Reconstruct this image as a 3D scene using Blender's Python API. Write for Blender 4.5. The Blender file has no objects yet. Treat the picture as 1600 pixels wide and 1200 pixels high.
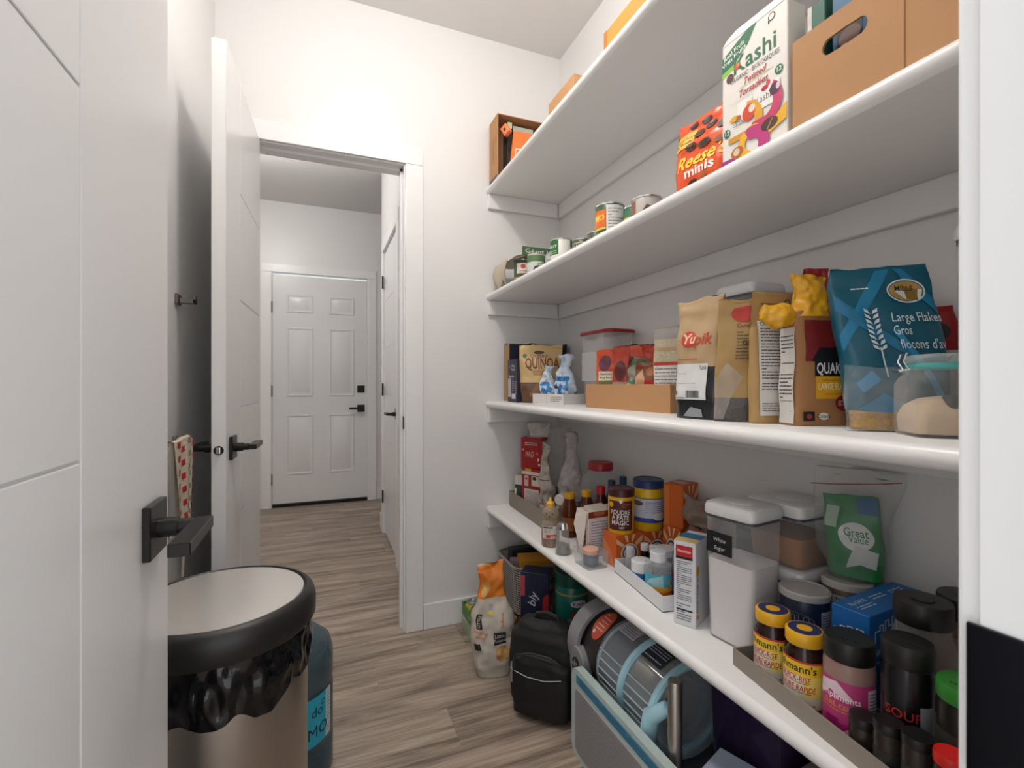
import bpy, bmesh, math, random
from mathutils import Vector, Matrix, noise
random.seed(7)
R = math.radians
scene = bpy.context.scene
C = scene.collection

# ---------------------------------------------------------------- camera, world, lights, exposure
cam_d = bpy.data.cameras.new('camera'); cam = bpy.data.objects.new('camera', cam_d); C.objects.link(cam)
cam.location = (0, 0, 1.085); cam.rotation_euler = (R(90), 0, R(-21.7))
cam_d.sensor_width = 36; cam_d.lens = 747 / 1600 * 36; cam_d.clip_start = .01; cam_d.shift_y = .0006
cam_d.dof.use_dof = True; cam_d.dof.focus_distance = 1.15; cam_d.dof.aperture_fstop = 9.0
scene.camera = cam
w = bpy.data.worlds.new('world'); scene.world = w; w.use_nodes = True
w.node_tree.nodes['Background'].inputs[0].default_value = (.93, .965, 1, 1)
w.node_tree.nodes['Background'].inputs[1].default_value = 1.1
def lamp(name, kind, loc, power, size, col=(1, .98, .955), rot=(0, 0, 0)):
    d = bpy.data.lights.new(name, kind); d.energy = power; d.color = col
    if kind == 'AREA': d.shape = 'DISK'; d.size = size
    else: d.shadow_soft_size = size
    o = bpy.data.objects.new(name, d); C.objects.link(o); o.location = loc; o.rotation_euler = rot
    return o
lamp('pantry_lamp', 'POINT', (.20, 1.06, 2.55), 14.0, .07)
lamp('mudroom_lamp', 'POINT', (-.45, 3.25, 2.50), 13, .09, (1, .985, .97))
vs = scene.view_settings
vs.view_transform = 'Standard'; vs.look = 'None'; vs.gamma = 1; vs.use_curve_mapping = False; vs.exposure = .68
scene.cycles.transparent_max_bounces = 24

# ---------------------------------------------------------------- materials
def lin(h):
    h = h.lstrip('#')
    return tuple((c / 12.92 if c <= .04045 else ((c + .055) / 1.055) ** 2.4) for c in (int(h[i:i + 2], 16) / 255 for i in (0, 2, 4))) + (1,)
MC = {}
def mat(col, rough=.5, metal=0, bump=0, bscale=60, vary=0, vscale=8, name=None, emit=0, spec=.5):
    k = (col, rough, metal, bump, bscale, vary, vscale, emit, spec)
    if k in MC: return MC[k]
    m = bpy.data.materials.new(name or 'm_' + col.strip('#')); m.use_nodes = True
    nt = m.node_tree; b = nt.nodes['Principled BSDF']
    b.inputs['Base Color'].default_value = lin(col); b.inputs['Roughness'].default_value = rough
    b.inputs['Metallic'].default_value = metal; b.inputs['Specular IOR Level'].default_value = spec
    if emit: b.inputs['Emission Color'].default_value = lin(col); b.inputs['Emission Strength'].default_value = emit
    tc = nt.nodes.new('ShaderNodeTexCoord') if (bump or vary) else None
    if vary:
        n = nt.nodes.new('ShaderNodeTexNoise'); n.inputs['Scale'].default_value = vscale; n.inputs['Detail'].default_value = 5
        nt.links.new(tc.outputs['Object'], n.inputs['Vector'])
        mx = nt.nodes.new('ShaderNodeMix'); mx.data_type = 'RGBA'; c = lin(col)
        mx.inputs['A'].default_value = tuple(max(0, v * (1 - vary)) for v in c[:3]) + (1,)
        mx.inputs['B'].default_value = tuple(min(1, v * (1 + vary)) for v in c[:3]) + (1,)
        nt.links.new(n.outputs['Fac'], mx.inputs['Factor']); nt.links.new(mx.outputs['Result'], b.inputs['Base Color'])
    if bump:
        n = nt.nodes.new('ShaderNodeTexNoise'); n.inputs['Scale'].default_value = bscale; n.inputs['Detail'].default_value = 4
        nt.links.new(tc.outputs['Object'], n.inputs['Vector'])
        bp = nt.nodes.new('ShaderNodeBump'); bp.inputs['Strength'].default_value = bump; bp.inputs['Distance'].default_value = .004
        nt.links.new(n.outputs['Fac'], bp.inputs['Height']); nt.links.new(bp.outputs['Normal'], b.inputs['Normal'])
    MC[k] = m; return m
def clear(col='#f4f6f8', body=.12, tint='#ffffff', rough=.08, edge=.55, bump=0):
    k = ('clear', col, body, tint, rough, edge, bump)
    if k in MC: return MC[k]
    m = bpy.data.materials.new('clear_' + col.strip('#')); m.use_nodes = True; nt = m.node_tree; N = nt.nodes; Lk = nt.links
    b = N['Principled BSDF']; b.inputs['Base Color'].default_value = lin(col); b.inputs['Roughness'].default_value = rough
    tr = N.new('ShaderNodeBsdfTransparent'); tr.inputs[0].default_value = lin(tint)
    lw = N.new('ShaderNodeLayerWeight'); lw.inputs['Blend'].default_value = .25
    mr = N.new('ShaderNodeMapRange'); mr.inputs['To Min'].default_value = body; mr.inputs['To Max'].default_value = edge
    Lk.new(lw.outputs['Facing'], mr.inputs['Value'])
    ms = N.new('ShaderNodeMixShader'); Lk.new(mr.outputs['Result'], ms.inputs[0]); Lk.new(tr.outputs[0], ms.inputs[1]); Lk.new(b.outputs[0], ms.inputs[2])
    Lk.new(ms.outputs[0], N['Material Output'].inputs[0])
    if bump:
        tc = N.new('ShaderNodeTexCoord'); n = N.new('ShaderNodeTexNoise'); n.inputs['Scale'].default_value = 45; n.inputs['Detail'].default_value = 3
        Lk.new(tc.outputs['Object'], n.inputs['Vector']); bp = N.new('ShaderNodeBump'); bp.inputs['Strength'].default_value = bump; bp.inputs['Distance'].default_value = .01
        Lk.new(n.outputs['Fac'], bp.inputs['Height']); Lk.new(bp.outputs['Normal'], b.inputs['Normal'])
    MC[k] = m; return m
def wood():
    m = bpy.data.materials.new('vinyl_plank'); m.use_nodes = True; nt = m.node_tree; N = nt.nodes; Lk = nt.links; b = N['Principled BSDF']
    tc = N.new('ShaderNodeTexCoord'); oi = N.new('ShaderNodeObjectInfo')
    sc = N.new('ShaderNodeVectorMath'); sc.operation = 'SCALE'; sc.inputs[0].default_value = (37, 11, 5); Lk.new(oi.outputs['Random'], sc.inputs['Scale'])
    ad = N.new('ShaderNodeVectorMath'); Lk.new(tc.outputs['Object'], ad.inputs[0]); Lk.new(sc.outputs[0], ad.inputs[1])
    mp = N.new('ShaderNodeMapping'); mp.inputs['Scale'].default_value = (1.6, 17, 1); Lk.new(ad.outputs[0], mp.inputs['Vector'])
    n1 = N.new('ShaderNodeTexNoise'); n1.inputs['Scale'].default_value = 1.3; n1.inputs['Detail'].default_value = 6; n1.inputs['Roughness'].default_value = .62; n1.inputs['Distortion'].default_value = .6
    Lk.new(mp.outputs[0], n1.inputs['Vector'])
    mp2 = N.new('ShaderNodeMapping'); mp2.inputs['Scale'].default_value = (6, 150, 1); Lk.new(ad.outputs[0], mp2.inputs['Vector'])
    n2 = N.new('ShaderNodeTexNoise'); n2.inputs['Scale'].default_value = 1; n2.inputs['Detail'].default_value = 3; Lk.new(mp2.outputs[0], n2.inputs['Vector'])
    mm = N.new('ShaderNodeMix'); mm.inputs['Factor'].default_value = .28; Lk.new(n1.outputs['Fac'], mm.inputs['A']); Lk.new(n2.outputs['Fac'], mm.inputs['B'])
    cr = N.new('ShaderNodeValToRGB'); e = cr.color_ramp.elements
    e[0].position = .38; e[0].color = lin('#6c5d51'); e[1].position = .62; e[1].color = lin('#b6a595')
    x = cr.color_ramp.elements.new(.5); x.color = lin('#978678')
    Lk.new(mm.outputs['Result'], cr.inputs[0])
    hv = N.new('ShaderNodeHueSaturation'); mr = N.new('ShaderNodeMapRange'); mr.inputs['To Min'].default_value = .9; mr.inputs['To Max'].default_value = 1.1
    Lk.new(oi.outputs['Random'], mr.inputs['Value']); Lk.new(mr.outputs[0], hv.inputs['Value']); Lk.new(cr.outputs[0], hv.inputs['Color']); Lk.new(hv.outputs[0], b.inputs['Base Color'])
    b.inputs['Roughness'].default_value = .42
    bp = N.new('ShaderNodeBump'); bp.inputs['Strength'].default_value = .12; bp.inputs['Distance'].default_value = .002; Lk.new(n2.outputs['Fac'], bp.inputs['Height']); Lk.new(bp.outputs[0], b.inputs['Normal'])
    return m
def steel():
    m = mat('#b9b2aa', .32, 1, name='brushed_steel'); nt = m.node_tree; b = nt.nodes['Principled BSDF']
    tc = nt.nodes.new('ShaderNodeTexCoord'); mp = nt.nodes.new('ShaderNodeMapping'); mp.inputs['Scale'].default_value = (4, 4, 260)
    n = nt.nodes.new('ShaderNodeTexNoise'); n.inputs['Scale'].default_value = 1
    nt.links.new(tc.outputs['Object'], mp.inputs[0]); nt.links.new(mp.outputs[0], n.inputs[0])
    r = nt.nodes.new('ShaderNodeMapRange'); r.inputs['To Min'].default_value = .25; r.inputs['To Max'].default_value = .42
    nt.links.new(n.outputs['Fac'], r.inputs[0]); nt.links.new(r.outputs[0], b.inputs['Roughness'])
    return m
WALL = mat('#e6e4e2', .36, bump=.02, bscale=220, name='white_eggshell_paint')
TRIM = mat('#ecebea', .3, name='white_trim_paint'); DOORP = mat('#e3e2e1', .3, name='white_door_paint')
CEIL = mat('#e4e2e0', .9, bump=.05, bscale=300, name='ceiling_paint'); SHELF = mat('#ebe9e7', .3, name='shelf_paint')
BLACKM = mat('#2a2826', .32, .6, name='matte_black_metal'); WOOD = wood(); STEEL = steel(); CHROME = mat('#c8c8c8', .18, 1)
KRAFT = mat('#b98a5e', .75, bump=.03, bscale=90, vary=.06, name='kraft_card'); KRAFTP = mat('#b79468', .6, bump=.08, bscale=40, vary=.08)
GREYCARD = mat('#8f8478', .8, vary=.06); WHITECARD = mat('#dedad6', .65); BLACKP = mat('#161514', .38, name='black_plastic'); WHITEP = mat('#e6e4e3', .35, name='white_plastic')
INK = '#1c1b1b'

# ---------------------------------------------------------------- mesh builder
class MB:
    def __init__(s): s.v = []; s.f = []; s.m = []
    def add(s, vs_, fs, mi=0):
        o = len(s.v); s.v += [tuple(p) for p in vs_]; s.f += [tuple(i + o for i in f) for f in fs]; s.m += [mi] * len(fs); return s
    def box(s, x0, x1, y0, y1, z0, z1, mi=0):
        return s.add([(x, y, z) for z in (z0, z1) for y in (y0, y1) for x in (x0, x1)],
                     [(0, 2, 3, 1), (4, 5, 7, 6), (0, 1, 5, 4), (1, 3, 7, 5), (3, 2, 6, 7), (2, 0, 4, 6)], mi)
    def rbox(s, x0, x1, y0, y1, z0, z1, r=.003, seg=2, mi=0):
        bm = bmesh.new(); bmesh.ops.create_cube(bm, size=1)
        for v in bm.verts: v.co = Vector(((x0 + x1) / 2 + v.co.x * (x1 - x0), (y0 + y1) / 2 + v.co.y * (y1 - y0), (z0 + z1) / 2 + v.co.z * (z1 - z0)))
        bmesh.ops.bevel(bm, geom=list(bm.edges), offset=r, segments=seg, profile=.5, affect='EDGES')
        bm.verts.index_update(); s.add([v.co for v in bm.verts], [[v.index for v in f.verts] for f in bm.faces], mi); bm.free(); return s
    def rings(s, rings, cap0=True, cap1=True, mi=0, close=True):
        n = len(rings[0]); vs_ = [p for r in rings for p in r]; fs = []
        for i in range(len(rings) - 1):
            for j in range(n if close else n - 1):
                k = (j + 1) % n; fs.append((i * n + j, i * n + k, (i + 1) * n + k, (i + 1) * n + j))
        if cap0: fs.append(tuple(reversed(range(n))))
        if cap1: fs.append(tuple((len(rings) - 1) * n + j for j in range(n)))
        return s.add(vs_, fs, mi)
    def lathe(s, prof, n=28, c=(0, 0), cap0=True, cap1=True, mi=0):
        return s.rings([[(c[0] + r * math.cos(2 * math.pi * j / n), c[1] + r * math.sin(2 * math.pi * j / n), z) for j in range(n)] for r, z in prof], cap0, cap1, mi)
    def tube(s, pts, r, n=8, cap=True, mi=0):
        P = [Vector(p) for p in pts]; rs = r if isinstance(r, (list, tuple)) else [r] * len(P); out = []; up = None
        for i, p in enumerate(P):
            d = (P[min(i + 1, len(P) - 1)] - P[max(i - 1, 0)]).normalized()
            if up is None: up = Vector((0, 0, 1)) if abs(d.z) < .9 else Vector((1, 0, 0))
            a = d.cross(up).normalized(); b = a.cross(d).normalized(); up = b
            out.append([p + rs[i] * (a * math.cos(2 * math.pi * j / n) + b * math.sin(2 * math.pi * j / n)) for j in range(n)])
        return s.rings(out, cap, cap, mi)
    def loft(s, secs, cap0=True, cap1=True, mi=0):   # secs: (polygon, z)
        return s.rings([[(x, y, z) for x, y in p] for p, z in secs], cap0, cap1, mi)
    def grid(s, fn, nu, nv, mi=0):
        return s.add([fn(i / nu, j / nv) for j in range(nv + 1) for i in range(nu + 1)],
                     [(j * (nu + 1) + i, j * (nu + 1) + i + 1, (j + 1) * (nu + 1) + i + 1, (j + 1) * (nu + 1) + i) for j in range(nv) for i in range(nu)], mi)
    def build(s, name, m, parent=None, ang=40, loc=None):
        me = bpy.data.meshes.new(name); me.from_pydata(s.v, [], s.f)
        ms = m if isinstance(m, (list, tuple)) else [m]
        for q in ms: me.materials.append(q)
        if any(s.m): me.polygons.foreach_set('material_index', s.m)
        me.polygons.foreach_set('use_smooth', [ang > 0] * len(s.f)); me.update()
        if 0 < ang < 180: me.set_sharp_from_angle(angle=R(ang))
        o = bpy.data.objects.new(name, me); C.objects.link(o); o.parent = parent
        if loc: o.location = loc
        return o
def rrect(w_, d_, r, n=5, cx=0, cy=0):
    out = []
    for sx, sy, a0 in ((1, 1, 0), (-1, 1, 90), (-1, -1, 180), (1, -1, 270)):
        for k in range(n + 1):
            a = R(a0 + 90 * k / n); out.append((cx + sx * (w_ / 2 - r) + r * math.cos(a), cy + sy * (d_ / 2 - r) + r * math.sin(a)))
    return out
def tag(o, label=None, cat=None, group=None, kind=None):
    if label: o['label'] = label
    if cat: o['category'] = cat
    if group: o['group'] = group
    if kind: o['kind'] = kind
    return o
def thing(name, label, cat, loc=(0, 0, 0), rz=0, group=None, rot=None):
    o = bpy.data.objects.new(name, None); C.objects.link(o); o.empty_display_size = .05
    o.location = loc; o.rotation_euler = rot if rot else (0, 0, R(rz)); return tag(o, label, cat, group)
def struct(name, mb, m, ang=20): return tag(mb.build(name, m, None, ang), kind='structure')

# ---------------------------------------------------------------- prints: shapes and lettering laid on a surface S(u, v, off)
class Flat:
    def __init__(s, o, U, V, n): s.o = Vector(o); s.U = Vector(U); s.V = Vector(V); s.n = Vector(n); s.W = s.U.length; s.H = s.V.length; s.cv = False
    def __call__(s, u, v, off=0): return s.o + s.U * u + s.V * v + s.n * off
class Round:   # u runs left to right over angles a0..a1 (degrees, 0 = front)
    def __init__(s, r, z0, z1, a0=-90, a1=90, r1=None): s.r = r; s.r1 = r1 or r; s.z0 = z0; s.z1 = z1; s.a0 = R(a0); s.a1 = R(a1); s.W = r * (s.a1 - s.a0); s.H = z1 - z0; s.cv = True
    def __call__(s, u, v, off=0):
        a = s.a0 + (s.a1 - s.a0) * u; r = s.r + (s.r1 - s.r) * v + off; return Vector((r * math.sin(a), -r * math.cos(a), s.z0 + s.H * v))
_tx = {}
def text_geo(body, bold, shear, fine=False):
    k = (body, bold, shear, fine)
    if k not in _tx:
        cu = bpy.data.curves.new('t', 'FONT'); cu.body = body; cu.size = 1; cu.align_x = 'CENTER'; cu.align_y = 'CENTER'; cu.resolution_u = 2
        cu.offset = bold; cu.shear = shear
        ob = bpy.data.objects.new('t', cu); me = bpy.data.meshes.new_from_object(ob)
        if fine:
            bm = bmesh.new(); bm.from_mesh(me); bmesh.ops.triangulate(bm, faces=list(bm.faces))
            for _ in range(3):
                ee = [e for e in bm.edges if e.calc_length() > .14]
                if ee: bmesh.ops.subdivide_edges(bm, edges=ee, cuts=1); bmesh.ops.triangulate(bm, faces=[f for f in bm.faces if len(f.verts) > 3])
            bm.to_mesh(me); bm.free()
        vv = [(v.co.x, v.co.y) for v in me.vertices]; ff = [tuple(p.vertices) for p in me.polygons]
        bpy.data.objects.remove(ob); bpy.data.curves.remove(cu); bpy.data.meshes.remove(me); _tx[k] = (vv, ff)
    return _tx[k]
def pr(t, S, items, base=None, step=None):
    bag = isinstance(S, Bag); base = base or (.0008 if bag else .0004); step = step or (.00012 if bag else .00014 if S.cv else .00006)
    GU, GV, KK = ((36, 26, 7) if bag else (26, 8, 4)) if S.cv else (1, 1, 1)
    for k, it in enumerate(items):
        off = base + k * step; kind = it[0]; mb = MB(); nm = 'printed_panel'
        if kind == 'R':
            _, u0, v0, u1, v1, col = it[:6]; nu, nv = GU, GV
            mb.grid(lambda a, b: S(u0 + (u1 - u0) * a, v0 + (v1 - v0) * b, off), nu, nv)
        elif kind == 'E':
            _, cu, cv, ru, rv, col = it[:6]; n = 32; K = KK
            vs_ = [S(cu, cv, off)] + [S(cu + ru * q / K * math.cos(2 * math.pi * j / n), cv + rv * q / K * math.sin(2 * math.pi * j / n), off) for q in range(1, K + 1) for j in range(n)]
            fs = [(0, 1 + j, 1 + (j + 1) % n) for j in range(n)] + [(1 + q * n + j, 1 + (q + 1) * n + j, 1 + (q + 1) * n + (j + 1) % n, 1 + q * n + (j + 1) % n) for q in range(K - 1) for j in range(n)]
            mb.add(vs_, fs)
        elif kind == 'P':
            _, pts, col = it[:3]; n = len(pts); c = (sum(p[0] for p in pts) / n, sum(p[1] for p in pts) / n); K = KK
            if K > 1: pts = [(a[0] + (b[0] - a[0]) * q / 8, a[1] + (b[1] - a[1]) * q / 8) for a, b in zip(pts, pts[1:] + pts[:1]) for q in range(8)]; n = len(pts)
            if K == 1: mb.add([S(u, v, off) for u, v in pts], [tuple(range(n))])
            else:
                vs_ = [S(c[0], c[1], off)] + [S(c[0] + (u - c[0]) * q / K, c[1] + (v - c[1]) * q / K, off) for q in range(1, K + 1) for u, v in pts]
                mb.add(vs_, [(0, 1 + j, 1 + (j + 1) % n) for j in range(n)] + [(1 + q * n + j, 1 + (q + 1) * n + j, 1 + (q + 1) * n + (j + 1) % n, 1 + q * n + (j + 1) % n) for q in range(K - 1) for j in range(n)])
        elif kind == 'T':
            _, cu, cv, h, body, col = it[:6]; o = it[6] if len(it) > 6 else {}
            vv, ff = text_geo(body, o.get('b', .012), o.get('i', 0), bag); sz = h / .7; sx = sz
            wid = max(p[0] for p in vv) - min(p[0] for p in vv)
            if 'w' in o: sx = o['w'] * S.W / wid
            rt = R(o.get('rot', 0)); ca, sa = math.cos(rt), math.sin(rt)
            def mp(p):
                x, y = p[0] * sx, p[1] * sz; x, y = x * ca - y * sa, x * sa + y * ca
                return S(cu + x / S.W, cv + y / S.H, off)
            mb.add([mp(p) for p in vv], ff); nm = 'lettering'
        elif kind == 'L':
            _, u0, v0, u1, v1, n, col = it[:7]; nm = 'small_print'; rg = random.Random(hash((round(u0, 3), n)) % 999)
            for q in range(n):
                v = v1 - (v1 - v0) * (q + .5) / n; hh = (v1 - v0) / n * .16; a = u0
                while a < u1 - .02:
                    b = min(u1, a + (u1 - u0) * rg.uniform(.08, .3))
                    nu = 4 if S.cv else 1
                    mb.grid(lambda p, r_: S(a + (b - a) * p, v - hh + 2 * hh * r_, off), nu, 1); a = b + (u1 - u0) * .025
                    if rg.random() < .06: break
        elif kind == 'B':   # barcode
            _, u0, v0, u1, v1, col = it[:6]; rg = random.Random(3); a = u0; nm = 'barcode'
            while a < u1:
                b = a + (u1 - u0) * rg.choice((.012, .025, .04)); mb.grid(lambda p, r_: S(a + (min(b, u1) - a) * p, v0 + (v1 - v0) * r_, off), 1, 1); a = b + (u1 - u0) * rg.choice((.015, .03))
        m = col if not isinstance(col, str) else mat(col, .5)
        mb.build(nm, m, t, 180 if S.cv else 0)

# ---------------------------------------------------------------- generic things
def face(loc, d_=0): return -math.degrees(math.atan2(loc[0], loc[1])) + d_
def carton(name, label, cat, loc, rz, w_, d_, h, m, front=(), right=(), left=(), top=(), group=None, r=.0015, rot=None):
    t = thing(name, label, cat, loc, rz, group, rot)
    MB().rbox(-w_ / 2, w_ / 2, -d_ / 2, d_ / 2, 0, h, r, 1).build('box_body', m, t, 20)
    pr(t, Flat((-w_ / 2, -d_ / 2, 0), (w_, 0, 0), (0, 0, h), (0, -1, 0)), front)
    pr(t, Flat((w_ / 2, -d_ / 2, 0), (0, d_, 0), (0, 0, h), (1, 0, 0)), right)
    pr(t, Flat((-w_ / 2, d_ / 2, 0), (0, -d_, 0), (0, 0, h), (-1, 0, 0)), left)
    pr(t, Flat((-w_ / 2, -d_ / 2, h), (w_, 0, 0), (0, d_, 0), (0, 0, 1)), top)
    return t
def tray(name, label, cat, loc, rz, w_, d_, h, m, th=.003, inner=None, hb=None):
    t = thing(name, label, cat, loc, rz); hb = hb or h
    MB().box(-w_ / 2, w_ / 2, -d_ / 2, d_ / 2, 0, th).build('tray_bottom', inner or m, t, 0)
    for y0, y1, hh in ((-d_ / 2, -d_ / 2 + th, h), (d_ / 2 - th, d_ / 2, hb)): MB().box(-w_ / 2, w_ / 2, y0, y1, th, hh).build('tray_side', m, t, 0)
    for x0, x1 in ((-w_ / 2, -w_ / 2 + th), (w_ / 2 - th, w_ / 2)):
        MB().add([(x, y, z) for x in (x0, x1) for y, z in ((-d_ / 2 + th, th), (d_ / 2 - th, th), (d_ / 2 - th, hb), (-d_ / 2 + th, h))],
                 [(0, 3, 2, 1), (4, 5, 6, 7), (0, 1, 5, 4), (1, 2, 6, 5), (2, 3, 7, 6), (3, 0, 4, 7)]).build('tray_side', m, t, 0)
    return t
class Bag:
    cv = True
    def __init__(s, w_, d_, h, wp=None, dp=None, wr=.003, ws=22, seed=0, n=3.2, lean=(0, 0), twist=0):
        s.w = w_; s.d = d_; s.h = h; s.W = w_; s.H = h; s.wr = wr; s.ws = ws; s.seed = seed; s.n = n; s.lean = lean; s.tw = twist
        s.wp = wp or [(0, .95), (.5, 1), (1, 1)]; s.dp = dp or [(0, .95), (.25, 1), (.6, .75), (.9, .22), (1, .05)]
    def ip(s, P, v):
        if v <= P[0][0]: return P[0][1]
        for (a, x), (b, y) in zip(P, P[1:]):
            if v <= b:
                k = (v - a) / (b - a); k = k * k * (3 - 2 * k); return x + (y - x) * k
        return P[-1][1]
    def fin(s, x, y, v, o=0):
        z = v * s.h; sd = s.seed * 7.3
        q = noise.noise(Vector((x * s.ws + sd, z * s.ws * .8, y * s.ws * .5))) + .5 * noise.noise(Vector((x * s.ws * 2.3, z * s.ws * 2 + sd, y * s.ws)))
        q2 = noise.noise(Vector((z * s.ws * .7 + sd, y * s.ws, 3.1)))
        e = min(1, v * 8) * s.wr
        y += (q * e if y <= 0 else -q * e); x += q2 * e
        a = s.tw * v; ca, sa = math.cos(a), math.sin(a); x, y = x * ca - y * sa, x * sa + y * ca
        zz = z + (s.wr * 1.2 * noise.noise(Vector((x * 30, sd, 1.7))) if v > .93 else 0)
        return Vector((x + s.lean[0] * v, y + s.lean[1] * v * v, zz))
    def __call__(s, u, v, off=0):
        a = s.w / 2 * s.ip(s.wp, v); b = s.d / 2 * s.ip(s.dp, v); k = max(-.995, min(.995, 2 * u - 1)); x = k * a
        y = -b * (1 - abs(k) ** s.n) ** (1 / s.n); p = s.fin(x, y, v); p.y -= off + .0004; return p
    def mesh(s, name, ms, t, vcuts=(), nv=56, nt=84, cap1=True):
        mb = MB(); rings = []
        for j in range(nv + 1):
            v = j / nv; a = s.w / 2 * s.ip(s.wp, v); b = s.d / 2 * s.ip(s.dp, v); r = []
            for i in range(nt):
                th = 2 * math.pi * i / nt; c, q = math.cos(th), math.sin(th)
                x = a * math.copysign(abs(c) ** (2 / s.n), c); y = b * math.copysign(abs(q) ** (2 / s.n), q); r.append(s.fin(x, y, v))
            rings.append(r)
        mb.rings(rings, True, cap1)
        if vcuts:
            for fi in range(nv * nt):
                v = (fi // nt + .5) / nv; mb.m[fi] = sum(1 for c in vcuts if v > c)
        return mb.build(name, ms, t, 180)
def pouch(name, label, cat, loc, rz, B, ms, vcuts=(), prints=(), group=None, rot=None, part='bag_body', cap1=True):
    t = thing(name, label, cat, loc, rz, group, rot); B.mesh(part, ms, t, vcuts, cap1=cap1); pr(t, B, prints); return t
def can(name, label, cat, loc, r, h, body, lid=None, prints=(), rz=None, group=None, rim=CHROME, lidh=0, z0=.004, z1=None, pa=(-90, 90), lidr=None):
    t = thing(name, label, cat, loc, face(loc) if rz is None else rz, group); hh = h - lidh
    MB().lathe([(r - .002, 0), (r, .003), (r, hh - .003), (r - .002, hh)]).build('can_body', body, t)
    if lid:
        lr = lidr or r + .0015
        MB().lathe([(lr, hh), (lr, h - .003), (lr - .003, h), (lr - .006, h), (lr - .007, h - .002), (0.001, h - .002)], cap0=True).build('lid', lid, t)
    else:
        MB().lathe([(r + .001, hh - .004), (r + .001, hh), (r - .002, hh + .001), (r - .003, hh - .002), (.001, hh - .002)], cap0=False).build('rim', rim, t)
        MB().lathe([(r + .001, 0), (r + .001, .004), (r, .004)], cap0=False, cap1=False).build('rim', rim, t)
    pr(t, Round(r, z0, z1 or hh - .005, *pa), prints); return t
def bottle(name, label, cat, loc, prof, body, cap, capm, prints=(), S=None, rz=None, group=None, fill=None, fillm=None, capribs=True):
    t = thing(name, label, cat, loc, face(loc) if rz is None else rz, group)
    if fill: MB().lathe(fill).build('contents', fillm, t)
    MB().lathe(prof, cap1=True).build('bottle_body', body, t)
    r, z0, z1 = cap
    MB().lathe([(r, z0), (r, z1 - .002), (r - .002, z1), (.001, z1)], 24).build('cap', capm, t)
    if S: pr(t, S, prints)
    return t

# ================================================================ THE SETTING
Z = 2.70; YA = 2.12; YB = 2.235; XB = 1.10; XC = -.38; YF = .164; YE = 4.68
# floor with planks
fl = struct('floor', MB().box(-1.5, 1.5, -1.2, 4.9, -.05, -.006), mat('#5b5048', .8), 0)
PW, PL = .178, 1.22
pm_ = None; row = 0; y = -1.1
while y < YE:
    x = -1.5 + [-.1, -.75, -.38, -1.0, -.55][row % 5]
    while x < 1.4:
        x0, x1 = max(x, -1.45), min(x + PL, 1.4)
        full = x0 == x and x1 == x + PL
        if full and pm_: o = bpy.data.objects.new('plank', pm_); C.objects.link(o); o.parent = fl
        else:
            L_ = x1 - x0; o = MB().rbox(-L_ / 2 + .0002, L_ / 2 - .0002, -PW / 2 + .0002, PW / 2 - .0002, -.006, 0, .0005, 1).build('plank', WOOD, fl, 20)
            if full: pm_ = o.data
        o.location = ((x0 + x1) / 2, y + PW / 2, 0); x += PL
    y += PW; row += 1
struct('ceiling', MB().box(-1.5, 1.5, .05, 4.9, Z, Z + .1), CEIL, 0)
def wall_x(name, y0, y1, x0, x1, holes):     # wall running along x with door openings (xa, xb, ztop)
    mb = MB(); x = x0
    for a, b, zt in holes:
        mb.box(x, a, y0, y1, 0, Z); mb.box(a, b, y0, y1, zt, Z); x = b
    mb.box(x, x1, y0, y1, 0, Z); return struct(name, mb, WALL, 0)
wall_x('wall_back', YA, YB, XC, XB, [(-.278, .353, 2.063)])
wall_x('wall_front', .05, YF, -1.5, 1.5, [(-.253, .388, 2.063)])
struct('wall_right', MB().box(XB, XB + .1, YF, YB, 0, Z), WALL, 0)
struct('wall_left', MB().box(XC - .1, XC, YF, YB, 0, Z), WALL, 0)
wall_x('wall_mudroom_end', YE, YE + .15, -1.5, 1.5, [(-.425, .417, 2.09)])
struct('wall_mudroom_left', MB().box(-1.5, -1.4, YB, YE, 0, Z), WALL, 0)
struct('wall_mudroom_front', MB().box(-1.5, XC - .1, YB - .115, YB, 0, Z), WALL, 0)
# wall with the closet door in the mudroom
XE = .425
mb = MB(); mb.box(XE, XE + .11, YB, 2.895, 0, Z); mb.box(XE, XE + .11, 2.895, 3.605, 2.063, Z); mb.box(XE, XE + .11, 3.605, 3.76, 0, Z); mb.box(XE + .11, 1.4, 3.65, 3.76, 0, Z)
struct('wall_mudroom_right', mb, WALL, 0)
struct('wall_alcove', MB().box(1.4, 1.5, 3.65, YE, 0, Z), WALL, 0)

# door frames: jambs, stops and casings
trim_n = [0]
def trim(mb, ang=20):
    trim_n[0] += 1; return struct('trim_%d' % trim_n[0], mb, TRIM, ang)
def frame_x(xa, xb, zt, y0, y1, stop_y, sides):    # jamb lining of an opening in a wall along x
    mb = MB(); th = .018
    mb.box(xa - th, xa, y0, y1, 0, zt); mb.box(xb, xb + th, y0, y1, 0, zt); mb.box(xa - th, xb + th, y0, y1, zt, zt + th)
    s0, s1 = stop_y
    mb.box(xa, xa + .011, s0, s1, 0, zt); mb.box(xb - .011, xb, s0, s1, 0, zt); mb.box(xa, xb, s0, s1, zt - .011, zt)
    trim(mb, 0)
    for yf, dr, lo, hi in sides:
        cw = .076; g = .005
        for a, b, z0, z1 in ((max(lo, xa - g - cw), xa - g, 0, zt + g), (xb + g, min(hi, xb + g + cw), 0, zt + g), (max(lo, xa - g - cw), min(hi, xb + g + cw), zt + g, zt + g + cw)):
            y_a, y_b = sorted((yf, yf + dr * .014)); trim(MB().rbox(a, b, y_a, y_b, z0, z1, .003, 2))
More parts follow.
